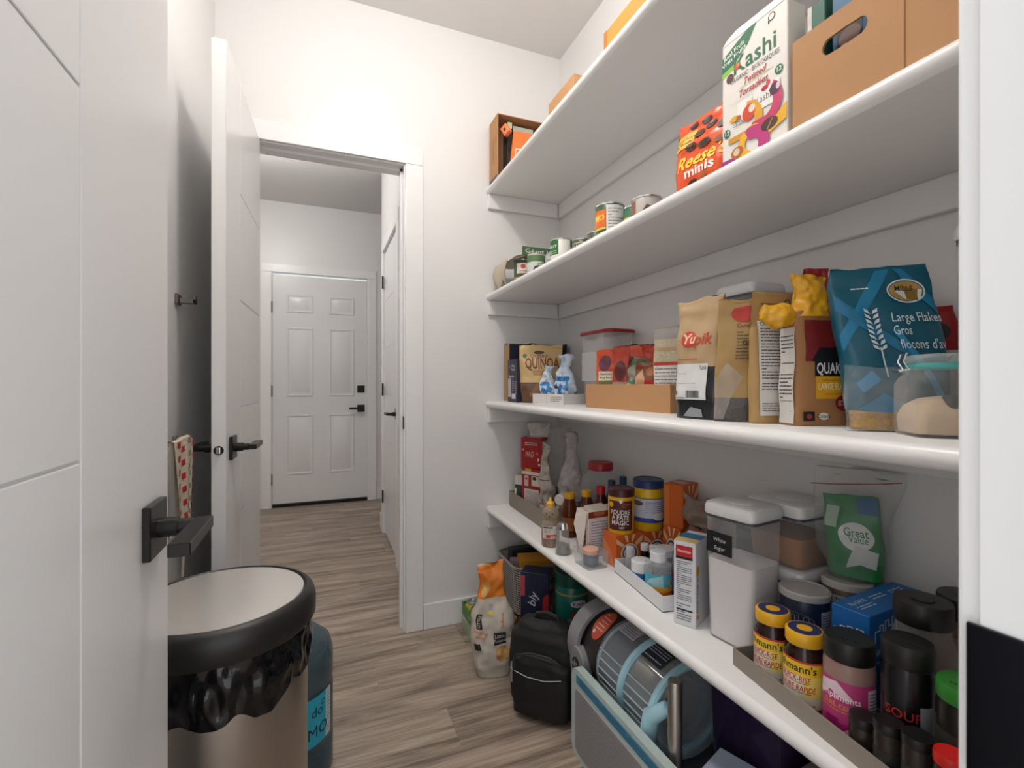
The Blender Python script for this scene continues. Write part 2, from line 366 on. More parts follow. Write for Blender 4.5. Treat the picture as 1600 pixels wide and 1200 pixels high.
frame_x(-.26, .335, 2.045, YA, YB, (YA + .04, YA + .075), [(YA, -1, XC + .001, 9), (YB, 1, -9, XE - .001)])
frame_x(-.235, .370, 2.045, .05, YF, (YF - .075, YF - .04), [(YF, 1, XC + .001, 9), (.05, -1, -9, 9)])
# exterior door frame
mb = MB()
for a, b in ((-.49, -.412), (.404, .482)): mb.rbox(a, b, YE - .014, YE, 0, 2.075, .003, 2)
mb.rbox(-.49, .482, YE - .014, YE, 2.075, 2.150, .003, 2); trim(mb)
mb = MB(); mb.box(-.425, -.407, YE - .002, YE + .14, 0, 2.07); mb.box(.399, .417, YE - .002, YE + .14, 0, 2.07); mb.box(-.425, .417, YE - .002, YE + .14, 2.07, 2.09); trim(mb, 0)
# closet door frame in the mudroom
mb = MB()
for a, b in ((2.84, 2.91), (3.59, 3.66)): mb.rbox(XE - .014, XE, a, b, 0, 2.05, .003, 2)
mb.rbox(XE - .014, XE, 2.84, 3.66, 2.05, 2.125, .003, 2); trim(mb)
mb = MB()
mb.box(XE - .001, XE + .1, 2.895, 2.91, 0, 2.045); mb.box(XE - .001, XE + .1, 3.59, 3.605, 0, 2.045); mb.box(XE - .001, XE + .1, 2.895, 3.605, 2.045, 2.063); trim(mb, 0)
# baseboards
def base(name, x0, x1, y0, y1): struct(name, MB().rbox(x0, x1, y0, y1, 0, .112, .003, 2), TRIM)
base('baseboard_back', .417, XB, YA - .014, YA); base('baseboard_right', XB - .014, XB, YF, YA - .014)
base('baseboard_left', XC, XC + .014, YF + .02, YA - .016); base('baseboard_mudroom_right', XE - .012, XE, 3.662, 3.772)
base('baseboard_mudroom_corner', XE - .012, 1.4, 3.76, 3.772); base('baseboard_mudroom_end', .484, 1.4, YE - .014, YE)
base('baseboard_mudroom_near', XE - .012, XE, YB + .016, 2.838)
# doors ------------------------------------------------------------------------------------------------
def lever(door, side, z, along, dirn, name='door_handle'):
    """lever set on the local +x (side=1) / -x (side=-1) face at local y=along, bar pointing to dirn*y"""
    h = MB(); x0 = 0
    h.rbox(*(sorted((side * .0, side * .009))), along - .033, along + .033, z - .033, z + .033, .0012, 1)
    o = h.build(name, BLACKM, door, 20); o['label'] = 'black square lever handle'
    s = MB().tube([(side * .009, along, z), (side * .03, along, z)], .0125, 20).tube([(side * .03, along, z), (side * .046, along, z)], .0095, 20).build('spindle', BLACKM, o)
    q = MB(); a, b = sorted((along - dirn * .012, along + dirn * .108)); xa, xb = sorted((side * .044, side * .066))
    q.rbox(xa, xb, a, b, z - .0075, z + .0075, .0012, 1).build('lever', BLACKM, o, 20)
    MB().tube([(side * .021, along, z - .0125), (side * .021, along, z - .0135)], .0022, 10).build('set_screw', CHROME, o)
    return o
def slab_door(n, loc, rz, W, T, Hh, groove, levers, latch=True, hinges=()):
    """leaf runs from local y=0 (hinge) to y=W; face +x is the right face; grooves pressed into both faces"""
    t = bpy.data.objects.new('door_%d' % n, None); C.objects.link(t); t.location = loc; t.rotation_euler = (0, 0, R(rz)); t['kind'] = 'structure'
    g = .0028; dp = .0022; zs = [.335 + .3345 * k for k in range(6)]; zs = [z for z in zs if z < Hh - .1]
    MB().box(-T / 2 + dp, T / 2 - dp, .0005, W - .0005, .0005, Hh - .0005).build('door_core', DOORP, t, 0)
    gy = W - groove; zz = [0] + zs + [Hh]
    for sd in (-1, 1):
        x0, x1 = sorted((sd * (T / 2 - dp), sd * T / 2))
        if groove < W - .02: cells = [(gy + g / 2, W, 0, Hh)] + [(0, gy - g / 2, (a + g / 2 if a else 0), (b - g / 2 if b < Hh else Hh)) for a, b in zip(zz, zz[1:])]
        else: cells = [(0, W, 0, Hh)]
        for a, b, c, d_ in cells: MB().rbox(x0, x1, a, b, c, d_, .0008, 2).build('panel', DOORP, t, 0)
    MB().box(-T / 2 + .0005, T / 2 - .0005, W - .001, W, .001, Hh - .001).build('door_edge', DOORP, t, 0)
    for sd, along, dr in levers:
        o = lever(t, sd, .892, along, dr); o.location.x = sd * T / 2
    if latch:
        l = MB().tube([(0, W, .892), (0, W + .0015, .892)], .0125, 24).build('latch_plate', BLACKM, t)
        MB().rbox(-.006, .006, W + .001, W + .011, .883, .901, .002, 2).build('latch_bolt', CHROME, l)
    for z in hinges: MB().tube([(T / 2 + .004, -.004, z - .045), (T / 2 + .004, -.004, z + .045)], .006, 12).box(T / 2 - .002, T / 2 + .001, .0, .03, z - .045, z + .045).build('hinge', BLACKM, t)
    return t
slab_door(1, (-.2175, YF + .018, .012), 0, .617, .035, 2.025, .26, [(1, .617 - .072, -1), (-1, .617 - .072, -1)])
# second leaf: hinged on the back doorway, swung into the pantry; local y runs towards the camera
slab_door(2, (-.2425, YA - .018, .012), 180 - 2.0, .585, .036, 2.025, .20, [(-1, .585 - .068, -1), (1, .585 - .068, -1)])
# closet door of the mudroom, shut; hinges at the far side
slab_door(3, (XE + .022, 3.587, .012), 180, .674, .035, 2.03, .20, [(1, .674 - .07, -1)], latch=False)
for z in (.27, 1.05, 1.83): struct('trim_%d' % (trim_n[0] + 1), MB().tube([(XE - .012, 3.588, z - .045), (XE - .012, 3.588, z + .045)], .0065, 12).box(XE - .016, XE - .013, 3.575, 3.605, z - .045, z + .045), BLACKM, 30); trim_n[0] += 1
# exterior six panel door
d4 = bpy.data.objects.new('door_4', None); C.objects.link(d4); d4.location = (0, YE + .012, .028); d4['kind'] = 'structure'
MB().rbox(-.405, .397, 0, .044, 0, 2.03, .002, 1).build('door_slab', DOORP, d4, 20)
for xa, xb in ((-.292, -.070), (.060, .282)):
    for za, zb in ((.25, .79), (.95, 1.57), (1.70, 1.865)):
        def ring(i, y_): return [(xa + i, y_, za + i), (xb - i, y_, za + i), (xb - i, y_, zb - i), (xa + i, y_, zb - i)]
        MB().rings([ring(0, .0), ring(.006, -.006), ring(.015, -.0055), ring(.02, -.001), ring(.03, -.001), ring(.043, -.006)], False, True).build('panel', DOORP, d4, 25)
def sq_rose(z, nm):
    o = MB().rbox(.308, .374, -.010, 0, z - .033, z + .033, .002, 1).build(nm, BLACKM, d4, 20); return o
sq_rose(1.016, 'deadbolt'); o = sq_rose(.836, 'door_handle')
MB().tube([(.341, -.01, .836), (.341, -.05, .836)], .010, 16).rbox(.235, .353, -.056, -.046, .827, .847, .001, 1).build('lever', BLACKM, o, 20)
MB().rbox(.324, .358, -.014, -.010, 1.0, 1.032, .001, 1).build('thumb_turn', BLACKM, d4, 20)
for z in (.22, 1.0, 1.74): MB().tube([(-.409, -.008, z - .05), (-.409, -.008, z + .05)], .007, 12).build('hinge', mat('#6d6a66', .35, .8), d4)
struct('door_threshold', MB().rbox(-.407, .399, YE - .004, YE + .1, 0, .026, .004, 2), mat('#1b1a19', .5, .4))
# strike plates
struct('strike_plate', MB().rbox(.3335, .3352, YA + .004, YA + .034, .888, .945, .0004, 1).rbox(.331, .3352, YA - .004, YA + .006, .890, .943, .001, 2), BLACKM)
sp = struct('strike_plate_near', MB().rbox(.3672, .3702, YF - .036, YF + .006, .845, .940, .0014, 3), mat('#11131a', .22, .7))
MB().rbox(.3674, .368, YF - .027, YF - .012, .890, .912, .0002, 1).build('latch_hole', mat('#3a2c22', .8), sp, 0)
# ceiling fixtures (outside the frame, but the room's lamps)
for nm, lb, x, y_ in (('ceiling_light', 'round white flush ceiling light over the pantry', .20, 1.06), ('ceiling_light', 'round white flush ceiling light in the mudroom', -.45, 3.25)):
    t = thing(nm, lb, 'ceiling light', (x, y_, Z))
    MB().lathe([(.155, 0), (.155, -.03), (.14, -.035), (.138, -.02)], 40, cap1=False).build('base_ring', WHITEP, t)
    MB().lathe([(.139, -.03), (.12, -.05), (.07, -.064), (.001, -.068)], 40, cap0=False).build('diffuser', mat('#fff6ea', .5, emit=2.2), t)

# shelves: board with rounded nose, cleats under it
SH = [2.003, 1.508, 1.008, .518]; XS = .712
for k, z in enumerate(SH):
    t = thing('wall_shelf', ['highest white shelf, under the ceiling', 'second white shelf from the top, holding the tin cans and orange candy bag',
                             'white shelf at chest height with the paper grain bags', 'lowest white shelf, above the backpack'][k], 'shelf', (0, 0, z), group='white wall shelves')
    th = .031; pts = []
    prof = [(XB - .0005, 0), (XS + .012, 0)] + [(XS + .0155 - .0155 * math.sin(R(a)), -.0155 + .0155 * math.cos(R(a))) for a in (20, 45, 70, 90, 110, 135, 160)] + [(XS + .012, -th), (XB - .0005, -th)]
    MB().rings([[(x, YF + .001, zz) for x, zz in prof], [(x, YA - .001, zz) for x, zz in prof]]).build('board', SHELF, t, 35)
    MB().rbox(XB - .019, XB - .0005, YF + .002, YA - .02, -th - .068, -th - .0002, .002, 1).build('wall_cleat', SHELF, t, 20)
    MB().rbox(XS + .008, XB - .0195, YA - .019, YA - .0005, -th - .068, -th - .0002, .002, 1).build('end_cleat', SHELF, t, 20)

# ================================================================ HIGHEST SHELF
z = SH[0]
t = thing('cardboard_box', 'open brown cardboard box on its side at far end of the highest shelf', 'box', (.80, 2.05, z), -90)
W_, D_, H_ = .11, .17, .288      # local x -> towards camera, local y -> wall
MB().box(-W_ / 2, W_ / 2, -.075, -.072, 0, H_).build('side_panel', KRAFT, t, 0); MB().box(-W_ / 2, W_ / 2, .157, .16, 0, H_).build('side_panel', KRAFT, t, 0)
MB().box(-W_ / 2, W_ / 2, -.072, .157, 0, .003).build('bottom_panel', KRAFT, t, 0); MB().box(-W_ / 2, W_ / 2, -.072, .157, H_ - .003, H_).build('top_panel', KRAFT, t, 0)
MB().box(-W_ / 2, -W_ / 2 + .003, -.072, .157, .003, H_ - .003).build('back_panel', KRAFT, t, 0)
pr(t, Flat((-W_ / 2, -.075, 0), (W_, 0, 0), (0, 0, H_), (0, -1, 0)), [('R', .02, .0, .98, .07, '#4b4d4c'), ('T', .5, .5, .018, 'UPRIGHT', '#7a5531', {'rot': 90, 'b': 0}), ('T', .8, .62, .012, 'TOP', '#7a5531', {'rot': 90, 'b': 0})])
carton('game_box', 'thin black box with pale top edge inside the open carton', 'box', (.865, 2.055, z + .0035), 0, .10, .04, .265, mat('#2c2a29', .5), top=[('R', 0, 0, 1, 1, '#c9cdbb')], front=[('R', 0, .88, 1, 1, '#b9bfae'), ('R', .1, .2, .9, .5, '#3b3937')])
carton('game_box', 'grey-green narrow box beside the black box inside the open carton', 'box', (.795, 2.055, z + .0035), 0, .022, .06, .272, mat('#3a3734', .5), front=[('R', 0, .9, 1, 1, '#c2c7a2'), ('R', .1, .5, .9, .85, '#2c2b2a')])
carton('orange_box', 'bright orange printed box leaning forward in the open carton', 'box', (.825, 1.975, z + .0005), 0, .105, .03, .205, mat('#e8722a', .5), rot=(0, R(6), R(-12)),
       front=[('R', .15, .25, .75, .62, '#f0e4d8'), ('R', .18, .27, .72, .60, '#e8722a'), ('T', .45, .51, .012, 'THE', '#f4ece4'), ('T', .45, .43, .012, 'HOME', '#f4ece4'), ('T', .45, .34, .012, 'DEPOT', '#f4ece4')])
carton('orange_box', 'small light orange box with dark square on top of the leaning orange box', 'box', (.772, 1.985, z + .20), 0, .035, .022, .045, mat('#f08a5a', .5), rot=(0, R(-32), R(-60)), front=[('R', .35, .35, .65, .65, '#5c3018')])
carton('cardboard_box', 'low plain cardboard box with small print, set back on highest shelf', 'box', (.90, 1.537, z), -90, .198, .20, .146, KRAFT, front=[('T', .72, .35, .02, '90', '#54412c', {'b': .02}), ('L', .55, .1, .9, .22, 2, '#6b5236')])
carton('cardboard_box', 'orange-brown cardboard box nearest the camera on highest shelf', 'box', (.87, 1.06, z), -90, .29, .20, .112, mat('#d98a3c', .6, vary=.05), front=[('R', .0, .0, .06, 1, '#b56d2a')])

# ================================================================ SECOND SHELF
z = SH[1]
CANG = 'tin cans on the second shelf'
def tin(label, x, y_, r, h, body, prints, rz=None, rim=CHROME): return can('tin_can', label, 'can', (x, y_, z), r, h, body, None, prints, rz, CANG, rim)
GRN = mat('#3c5a3c', .35)
tin('dark green tin with pink picture label under the torn cardboard', .795, 1.875, .037, .104, GRN, [('R', .28, .38, .78, .86, '#e6d9d0'), ('E', .52, .72, .09, .1, '#c0392f'), ('R', .3, .38, .76, .42, '#8c3f36'), ('T', .52, .52, .007, 'tomates', INK), ('R', .0, .02, 1, .26, '#c78f7c')])
tin('white tin with dark leaf picture, second from the torn cardboard pack', .812, 1.775, .037, .104, mat('#cfd3cb', .35), [('R', 0, .7, 1, .98, '#5f7a52'), ('P', [(.3, .1), (.45, .5), (.6, .55), (.55, .15)], '#2e3a2e'), ('L', .55, .2, .85, .65, 5, '#5a5d58')])
tin('plain grey-labelled tin in front of the carrot tin', .855, 1.70, .034, .09, mat('#b9b9bb', .35), [('L', .2, .2, .8, .8, 6, '#7b7b80')])
tin('green and white tin with orange carrot picture', .838, 1.605, .041, .118, mat('#e8e4dd', .35), [('R', 0, .5, .42, 1, '#2f6b3e'), ('T', .22, .78, .011, 'ARTY', '#e8e4dd', {'b': .02}), ('L', .08, .52, .36, .66, 2, '#c9d8a0'), ('E', .3, .2, .14, .14, '#e2701f'), ('R', .8, .76, 1, 1, '#2f6b3e')])
tin('dark olive tin with white lettering behind the carrot tin', .878, 1.515, .036, .098, mat('#4a5340', .35), [('T', .4, .72, .013, 'HABITANT', '#e2e0d0', {'w': .7}), ('R', 0, .86, 1, .9, '#c9c29a')], -66)
tin('short dark tin with pale rim at the end of its row', .884, 1.425, .034, .098, mat('#4a5a44', .35), [('L', .2, .3, .8, .8, 4, '#b7c0a0')])
tin('large tall green tin with orange brand panel', .835, 1.272, .0445, .130, mat('#2f5a34', .35), [('R', .0, .45, .55, .88, '#e06a1c'), ('T', .26, .68, .021, 'PRIMO', '#f2d34a', {'b': .03, 'w': .5}), ('R', .0, .38, .55, .44, '#e8c048'), ('T', .3, .26, .012, 'HEARTY', '#b9dc8c', {'i': .2}), ('R', .56, .02, .98, .98, '#d8d6d2'), ('L', .6, .08, .94, .92, 11, '#8a8884')], -58)
tin('small tin with gold and green band between the tall green tin and the silver tin', .865, 1.185, .033, .10, mat('#2c6a4e', .35), [('R', 0, .35, 1, .7, '#d8b13a')])
tin('silver-topped tin with brown spiral label, nearest the orange candy bag', .842, 1.10, .041, .092, mat('#b7b1aa', .35), [('R', .0, .1, .25, .95, '#8a5a44'), ('P', [(.25, .2), (.5, .75), (.58, .7), (.33, .15)], '#5c4a42'), ('P', [(.55, .2), (.72, .8), (.8, .75), (.62, .15)], '#e6e0da')])
# torn cardboard tray over the far tins
t = thing('cardboard_sleeve', 'torn beige cardboard multipack sleeve with a green lettered edge', 'cardboard sleeve', (0, 0, z))
BEI = mat('#c9bca8', .8, vary=.1, vscale=20)
def sag(u, v):
    x = .742 + .21 * u; y_ = 1.82 + .26 * v; return (x, y_, .108 + .016 * math.sin(u * 2.2) * (.6 + .4 * v) + .008 * noise.noise(Vector((x * 30, y_ * 30, 0))) - .02 * max(0, .2 - u))
mb = MB(); mb.grid(sag, 14, 14); mb.grid(lambda u, v: tuple(Vector(sag(u, v)) + Vector((0, 0, .004))), 14, 14); mb.build('top_sheet', BEI, t, 60)
MB().grid(lambda u, v: (.742 - .012 * math.sin(v * 3), 1.92 + .155 * u, .118 - .115 * v * (1 - .3 * math.sin(u * 5) ** 2)), 10, 10).grid(lambda u, v: (.745 - .012 * math.sin(v * 3), 1.92 + .155 * u, .118 - .115 * v * (1 - .3 * math.sin(u * 5) ** 2)), 10, 10).build('torn_side', BEI, t, 60)
MB().box(.77, .955, 1.819, 1.821, .114, .150).build('printed_edge', mat('#45633f', .6), t, 0)
pr(t, Flat((.77, 1.819, .114), (.185, 0, 0), (0, 0, .036), (0, -1, 0)), [('T', .5, .5, .017, 'Géant Vert', '#e9e6dc', {'b': 0, 'w': .86})])
MB().grid(lambda u, v: (.75 + .1 * u, 1.93 + .14 * v, .004 + .012 * (1 + math.sin(u * 4 + v * 3))), 8, 8).build('film', clear('#d8d4cc', .35), t, 180)
pouch('plastic_bag', 'crumpled clear plastic wrap behind the tin with leaf picture', 'plastic bag', (.955, 1.70, z), -70, Bag(.14, .06, .125, wr=.016, ws=26, seed=4), clear('#ded9d2', .3, rough=.15, bump=.5))
# candy bag
OR = mat('#e2521b', .3, bump=.12, bscale=35)
B = Bag(.165, .075, .178, wp=[(0, .82), (.3, 1), (.7, 1.0), (.93, .98), (1, 1)], wr=.004, ws=30, seed=2)
CH = '#3a1d12'
pouch('candy_bag', 'bright orange pouch of chocolate candies beside the white cereal box', 'candy bag', (.795, .822, z), -84, B, OR, (), [
    ('R', .04, .62, .38, .84, '#f3b62c'), ('T', .21, .76, .008, 'Family Pouch', INK, {'w': .3}), ('T', .21, .69, .008, 'Sac familial', INK, {'w': .3}),
    ('T', .52, .41, .030, "Reese's", '#f6cf2e', {'b': .02, 'i': .25, 'w': .8}), ('T', .52, .26, .022, 'minis', '#f4f0ea', {'b': .02, 'w': .48}),
    ('E', .30, .92, .07, .045, CH), ('E', .52, .90, .08, .045, CH), ('E', .45, .75, .08, .055, CH), ('E', .62, .80, .09, .05, CH), ('E', .36, .60, .085, .05, CH), ('E', .58, .56, .1, .05, CH), ('E', .82, .72, .08, .055, CH), ('E', .85, .92, .07, .04, CH),
    ('E', .42, .10, .1, .055, CH), ('E', .62, .15, .07, .03, '#a8642c'), ('E', .84, .52, .1, .04, '#8c4a22'), ('E', .45, .765, .045, .02, '#6b3a22'), ('E', .62, .82, .05, .02, '#6b3a22'), ('E', .36, .615, .05, .02, '#6b3a22')])
pouch('candy_bag', 'red and white paper pouch just behind the orange candy bag', 'candy bag', (.862, .905, z), -84, Bag(.12, .05, .15, wr=.004, seed=9), [mat('#d9d4cf', .5), mat('#b31f24', .4)], (.42,), [('L', .1, .1, .5, .38, 6, '#77736f'), ('R', .05, .44, .95, .47, '#2a2020')])
# cereal box
CRM = mat('#ece6dd', .45); PK = '#c0307a'; YL = '#f0b21e'; DG = '#1d6b45'
def arc(cu, cv, ru, rv, a0, a1, w_, n=12): return [(cu + ru * math.cos(R(a0 + (a1 - a0) * k / n)), cv + rv * math.sin(R(a0 + (a1 - a0) * k / n))) for k in range(n + 1)] + [(cu + (ru - w_) * math.cos(R(a1 + (a0 - a1) * k / n)), cv + (rv - w_ * .6) * math.sin(R(a1 + (a0 - a1) * k / n))) for k in range(n + 1)]
t = carton('cereal_box', 'tall cream cereal bar box with green and red lettering at second shelf edge', 'box', (.76, .655, z), -88, .139, .045, .24, CRM, front=[
    ('P', [(.0, .78), (.0, .90), (.42, 1.0), (.56, 1.0), (.42, .88), (.2, .80)], DG), ('P', [(0, .735), (0, .78), (.2, .80), (.3, .815), (.2, .765)], '#8cc63f'),
    ('T', .2, .905, .0085, 'Real Fruit', '#f4f2ec', {'rot': 12}), ('T', .2, .86, .0085, 'Vrais Fruits', '#f4f2ec', {'rot': 12}),
    ('E', .78, .95, .05, .03, INK), ('E', .78, .95, .038, .022, '#ece6dd'), ('R', .73, .91, .745, .935, INK),
    ('T', .52, .765, .031, 'Kashi', DG, {'w': .64, 'b': .008}), ('T', .52, .665, .0085, 'ORGANIC · BIOLOGIQUES', '#4c4a46', {'w': .74, 'b': 0}),
    ('T', .52, .605, .0125, 'Twisted', '#b8243c', {'i': .3, 'w': .34}), ('L', .3, .565, .8, .585, 1, '#c9d08c'), ('T', .50, .525, .0125, 'Torsadées', '#b8243c', {'i': .3, 'w': .44}), ('L', .14, .478, .5, .49, 1, '#d8d2b8'),
    ('E', .26, .765, .05, .025, '#c8502a'), ('E', .14, .705, .06, .035, '#5a2f26'), ('E', .27, .77, .02, .012, '#e8825a'),
    ('E', .885, .525, .055, .034, DG), ('T', .885, .525, .008, '12', '#f4f2ec'), ('E', .09, .27, .05, .034, DG), ('T', .09, .27, .008, '12', '#f4f2ec'),
    ('R', .27, .30, .50, .46, '#f7f3ec'), ('R', .52, .31, .90, .47, '#f7f3ec'), ('T', .34, .33, .010, 'Kashi', '#5a5a54', {'b': 0}), ('T', .66, .385, .011, 'Kashi', '#5a5a54', {'b': 0}), ('L', .58, .33, .82, .37, 3, '#8c8880'), ('L', .2, .285, .4, .315, 2, '#8c8880'),
    ('E', .22, .355, .08, .022, '#e8a51e'), ('E', .29, .345, .04, .02, '#b5541c'), ('E', .69, .45, .05, .02, '#b8243c'), ('E', .74, .475, .03, .022, '#d24a52'),
    ('R', .12, .17, .52, .215, '#d8972a'), ('P', arc(.42, .27, .24, .16, -60, 90, .12), '#e8a32a'), ('E', .45, .34, .10, .065, '#d6452c'), ('E', .5, .36, .05, .03, '#f2dcc8'),
    ('P', arc(.66, .33, .28, .17, -95, 55, .13), '#cf3a6a'), ('R', .5, .2, .68, .245, '#cf3a6a'), ('E', .84, .40, .075, .045, '#46224a'), ('E', .88, .41, .03, .025, '#e8c8d4'),
    ('P', [(.62, .07), (1, .145), (1, .26), (.85, .2), (.62, .13)], YL), ('P', arc(.5, .1, .22, .13, 60, 260, .11), YL), ('P', arc(.5, .07, .26, .15, -30, 115, .16), PK), ('P', [(.0, .0), (.28, .0), (.2, .05), (0, .055)], '#9c2f86'),
    ('E', .76, .165, .12, .045, '#4a2a1c'), ('P', [(.72, .13), (.80, .20), (.815, .195), (.74, .125)], '#a8785a'), ('E', .27, .075, .10, .045, '#b8662c'), ('E', .26, .08, .05, .028, '#e8c9a8')],
    left=[('P', [(.0, .74), (.0, .9), (1, .86), (1, .74)], DG), ('L', .1, .1, .9, .6, 12, '#8c8880')])
MB().add([(-.0695, -.0225, .24), (.0695, -.0225, .24), (.0695, -.012, .262), (-.045, -.012, .264), (-.062, -.016, .255), (-.0695, -.0215, .24), (.0695, -.0215, .24), (.0695, -.011, .262), (-.045, -.011, .264), (-.062, -.015, .255)],
         [(0, 1, 2, 3, 4), (9, 8, 7, 6, 5)]).build('top_flap', CRM, t, 0)
# big carton with hand hole
t = thing('cardboard_box', 'wide open cardboard carton with an oval hand hole, beside the cereal box', 'box', (0, 0, z))
X0, X1, Y0, Y1, Hc = .735, .955, .215, .572, .150
def face_hole(x, y0, y1, h, cy, cz, a, b, th):
    n = 16; hole = [(cy + (a - b) * (1 if math.cos(2 * math.pi * k / n) > 0 else -1) * (1 if abs(math.cos(2 * math.pi * k / n)) > .01 else 0) + b * math.cos(2 * math.pi * k / n), cz + b * math.sin(2 * math.pi * k / n)) for k in range(n)]
    outer = []
    for k in range(n):
        c, s = math.cos(2 * math.pi * k / n), math.sin(2 * math.pi * k / n); m = max(abs(c), abs(s)); c, s = c / m, s / m
        outer.append((cy + (c * (y1 - cy) if c > 0 else c * (cy - y0)), cz + (s * (h - cz) if s > 0 else s * cz)))
    mb = MB()
    vs_ = [(x, p[0], p[1]) for p in outer] + [(x, p[0], p[1]) for p in hole] + [(x + th, p[0], p[1]) for p in outer] + [(x + th, p[0], p[1]) for p in hole]; fs = []
    for k in range(n):
        q = (k + 1) % n; fs += [(k, q, n + q, n + k), (2 * n + q, 2 * n + k, 3 * n + k, 3 * n + q), (n + k, n + q, 3 * n + q, 3 * n + k), (q, k, 2 * n + k, 2 * n + q)]
    return mb.add(vs_, fs)
face_hole(X0, Y0, Y1, Hc, .487, .105, .034, .0135, .004).build('front_panel', KRAFT, t, 0)
MB().box(X1 - .004, X1, Y0, Y1, 0, Hc).build('back_panel', KRAFT, t, 0); MB().box(X0 + .004, X1 - .004, Y0, Y0 + .004, 0, Hc).build('side_panel', KRAFT, t, 0); MB().box(X0 + .004, X1 - .004, Y1 - .004, Y1, 0, Hc).build('side_panel', KRAFT, t, 0)
MB().box(X0 + .004, X1 - .004, Y0 + .004, Y1 - .004, 0, .004).build('bottom_panel', KRAFT, t, 0)
MB().box(X0 - .0006, X0, .405, .4065, 0, Hc).build('crease', mat('#8d6439', .8), t, 0)
carton('snack_box', 'dark green snack box standing inside the hand-hole carton', 'box', (.80, .545, z + .0045), -90, .03, .09, .20, mat('#1e5a44', .5), front=[('R', .0, .0, .25, 1, '#cfcac2')])
carton('snack_box', 'blue snack box standing inside the hand-hole carton', 'box', (.81, .495, z + .0045), -90, .055, .10, .19, mat('#2d6288', .5), front=[('R', .15, .12, .85, .75, '#2a2d38'), ('E', .5, .6, .3, .08, '#8a6a5a'), ('E', .35, .5, .15, .06, '#d8c8bc')])
carton('snack_box', 'black snack box at the near end inside the hand-hole carton', 'box', (.81, .42, z + .0045), -90, .07, .10, .165, mat('#262329', .5), front=[('R', .1, .2, .9, .8, '#4b3a34'), ('L', .2, .3, .8, .7, 4, '#b3a79c')])

# ================================================================ THIRD SHELF
z = SH[2]
NAVY = mat('#23233b', .5)
t = thing('display_carton', 'dark navy display carton with kraft inside at far end of the chest-height shelf', 'box', (0, 0, z))
MB().box(.79, 1.075, 2.072, 2.076, .003, .268).build('far_panel', [NAVY], t, 0); MB().box(1.071, 1.075, 2.0, 2.072, .003, .268).build('back_panel', NAVY, t, 0)
MB().box(.786, .790, 2.015, 2.076, .003, .262).build('side_panel', mat('#a88660', .8), t, 0); MB().box(.786, 1.075, 2.015, 2.076, 0, .003).build('bottom_panel', WHITECARD, t, 0)
carton('tea_box', 'small navy box with white print beside the quinoa pouch', 'box', (.795, 1.952, z), -90, .11, .034, .188, NAVY, front=[
    ('T', .62, .84, .011, 'White', '#d8d6e0'), ('T', .62, .76, .011, 'Potato', '#d8d6e0'), ('E', .22, .83, .05, .05, '#a85a6a'), ('T', .4, .60, .011, 'Blanche', '#d8d6e0', {'w': .55}), ('R', .06, .12, .4, .56, '#b9b5b6'), ('L', .46, .16, .75, .55, 8, '#8a8a9c'), ('R', .46, .08, .86, .2, '#d8d6e0'), ('T', .88, .34, .012, 'AYRZA', '#c8b890', {'rot': 90})])
B = Bag(.185, .075, .245, wr=.008, ws=18, seed=11, wp=[(0, .85), (.3, .95), (1, 1)])
pouch('grain_pouch', 'tan quinoa pouch with brown lettering and clear window', 'food pouch', (.872, 1.858, z + .003), -24, B, [mat('#6a4a35', .35, vary=.2, vscale=40), mat('#c9a974', .45, bump=.06, vary=.06)], (.34,), [
    ('E', .45, .86, .12, .03, '#4a2c20'), ('T', .45, .80, .015, 'Organic', '#5a3626', {'w': .42, 'b': .0}), ('T', .52, .66, .046, 'QUINOA', '#7a3d22', {'w': .80, 'b': .025}), ('T', .5, .53, .013, 'biologique', '#7a3d22', {'w': .42, 'b': .0}), ('L', .3, .46, .75, .5, 2, '#7a5a3a'), ('E', .12, .8, .05, .04, '#4c6a34'), ('P', [(.2, .1), (.4, .33), (.55, .36), (.7, .2), (.5, .08)], '#8a6244')])
tr = tray('paperboard_tray', 'low white paperboard tray holding knotted blue bags', 'tray', (.895, 1.735, z), -76, .19, .12, .040, WHITECARD, inner=WHITECARD)
pr(tr, Flat((-.095, -.06, 0), (.19, 0, 0), (0, 0, .04), (0, -1, 0)), [('L', .62, .2, .95, .8, 3, '#7a7672'), ('R', .47, 0, .474, 1, '#6a6663')])
BL = '#2d6fb3'
for lb, x, y_, rz, h, w_, sd in (('knotted clear bag with bright blue and white wrappers, by the red-lidded tub', .904, 1.692, -60, .195, .085, 3), ('knotted clear bag with blue wrappers, next to the quinoa pouch', .866, 1.770, -50, .155, .065, 5)):
    B = Bag(w_, .075, h, wr=.016, ws=38, seed=sd, n=2.2, wp=[(0, .85), (.3, 1), (.55, .85), (.76, .5), (.84, .5), (1, .7)], dp=[(0, .85), (.3, 1), (.55, .8), (.76, .5), (.84, .45), (1, .3)])
    t = pouch('candy_bag', lb, 'candy bag', (x, y_, z + .0035), rz, B, mat('#c9d6e4', .25, bump=.5, bscale=60), (), [('P', [(.2, .1), (.35, .4), (.6, .35), (.5, .08)], BL), ('P', [(.6, .3), (.75, .48), (.9, .4), (.85, .25)], '#3a93cc'), ('R', .15, .45, .85, .54, '#2f7fc0'), ('P', [(.1, .3), (.2, .42), (.28, .3)], '#23457a'), ('P', [(.4, .6), (.55, .66), (.6, .55)], '#b9b3a8'), ('E', .7, .15, .12, .05, '#8fb0d8'), ('E', .5, .9, .25, .06, '#9fb6cc')])
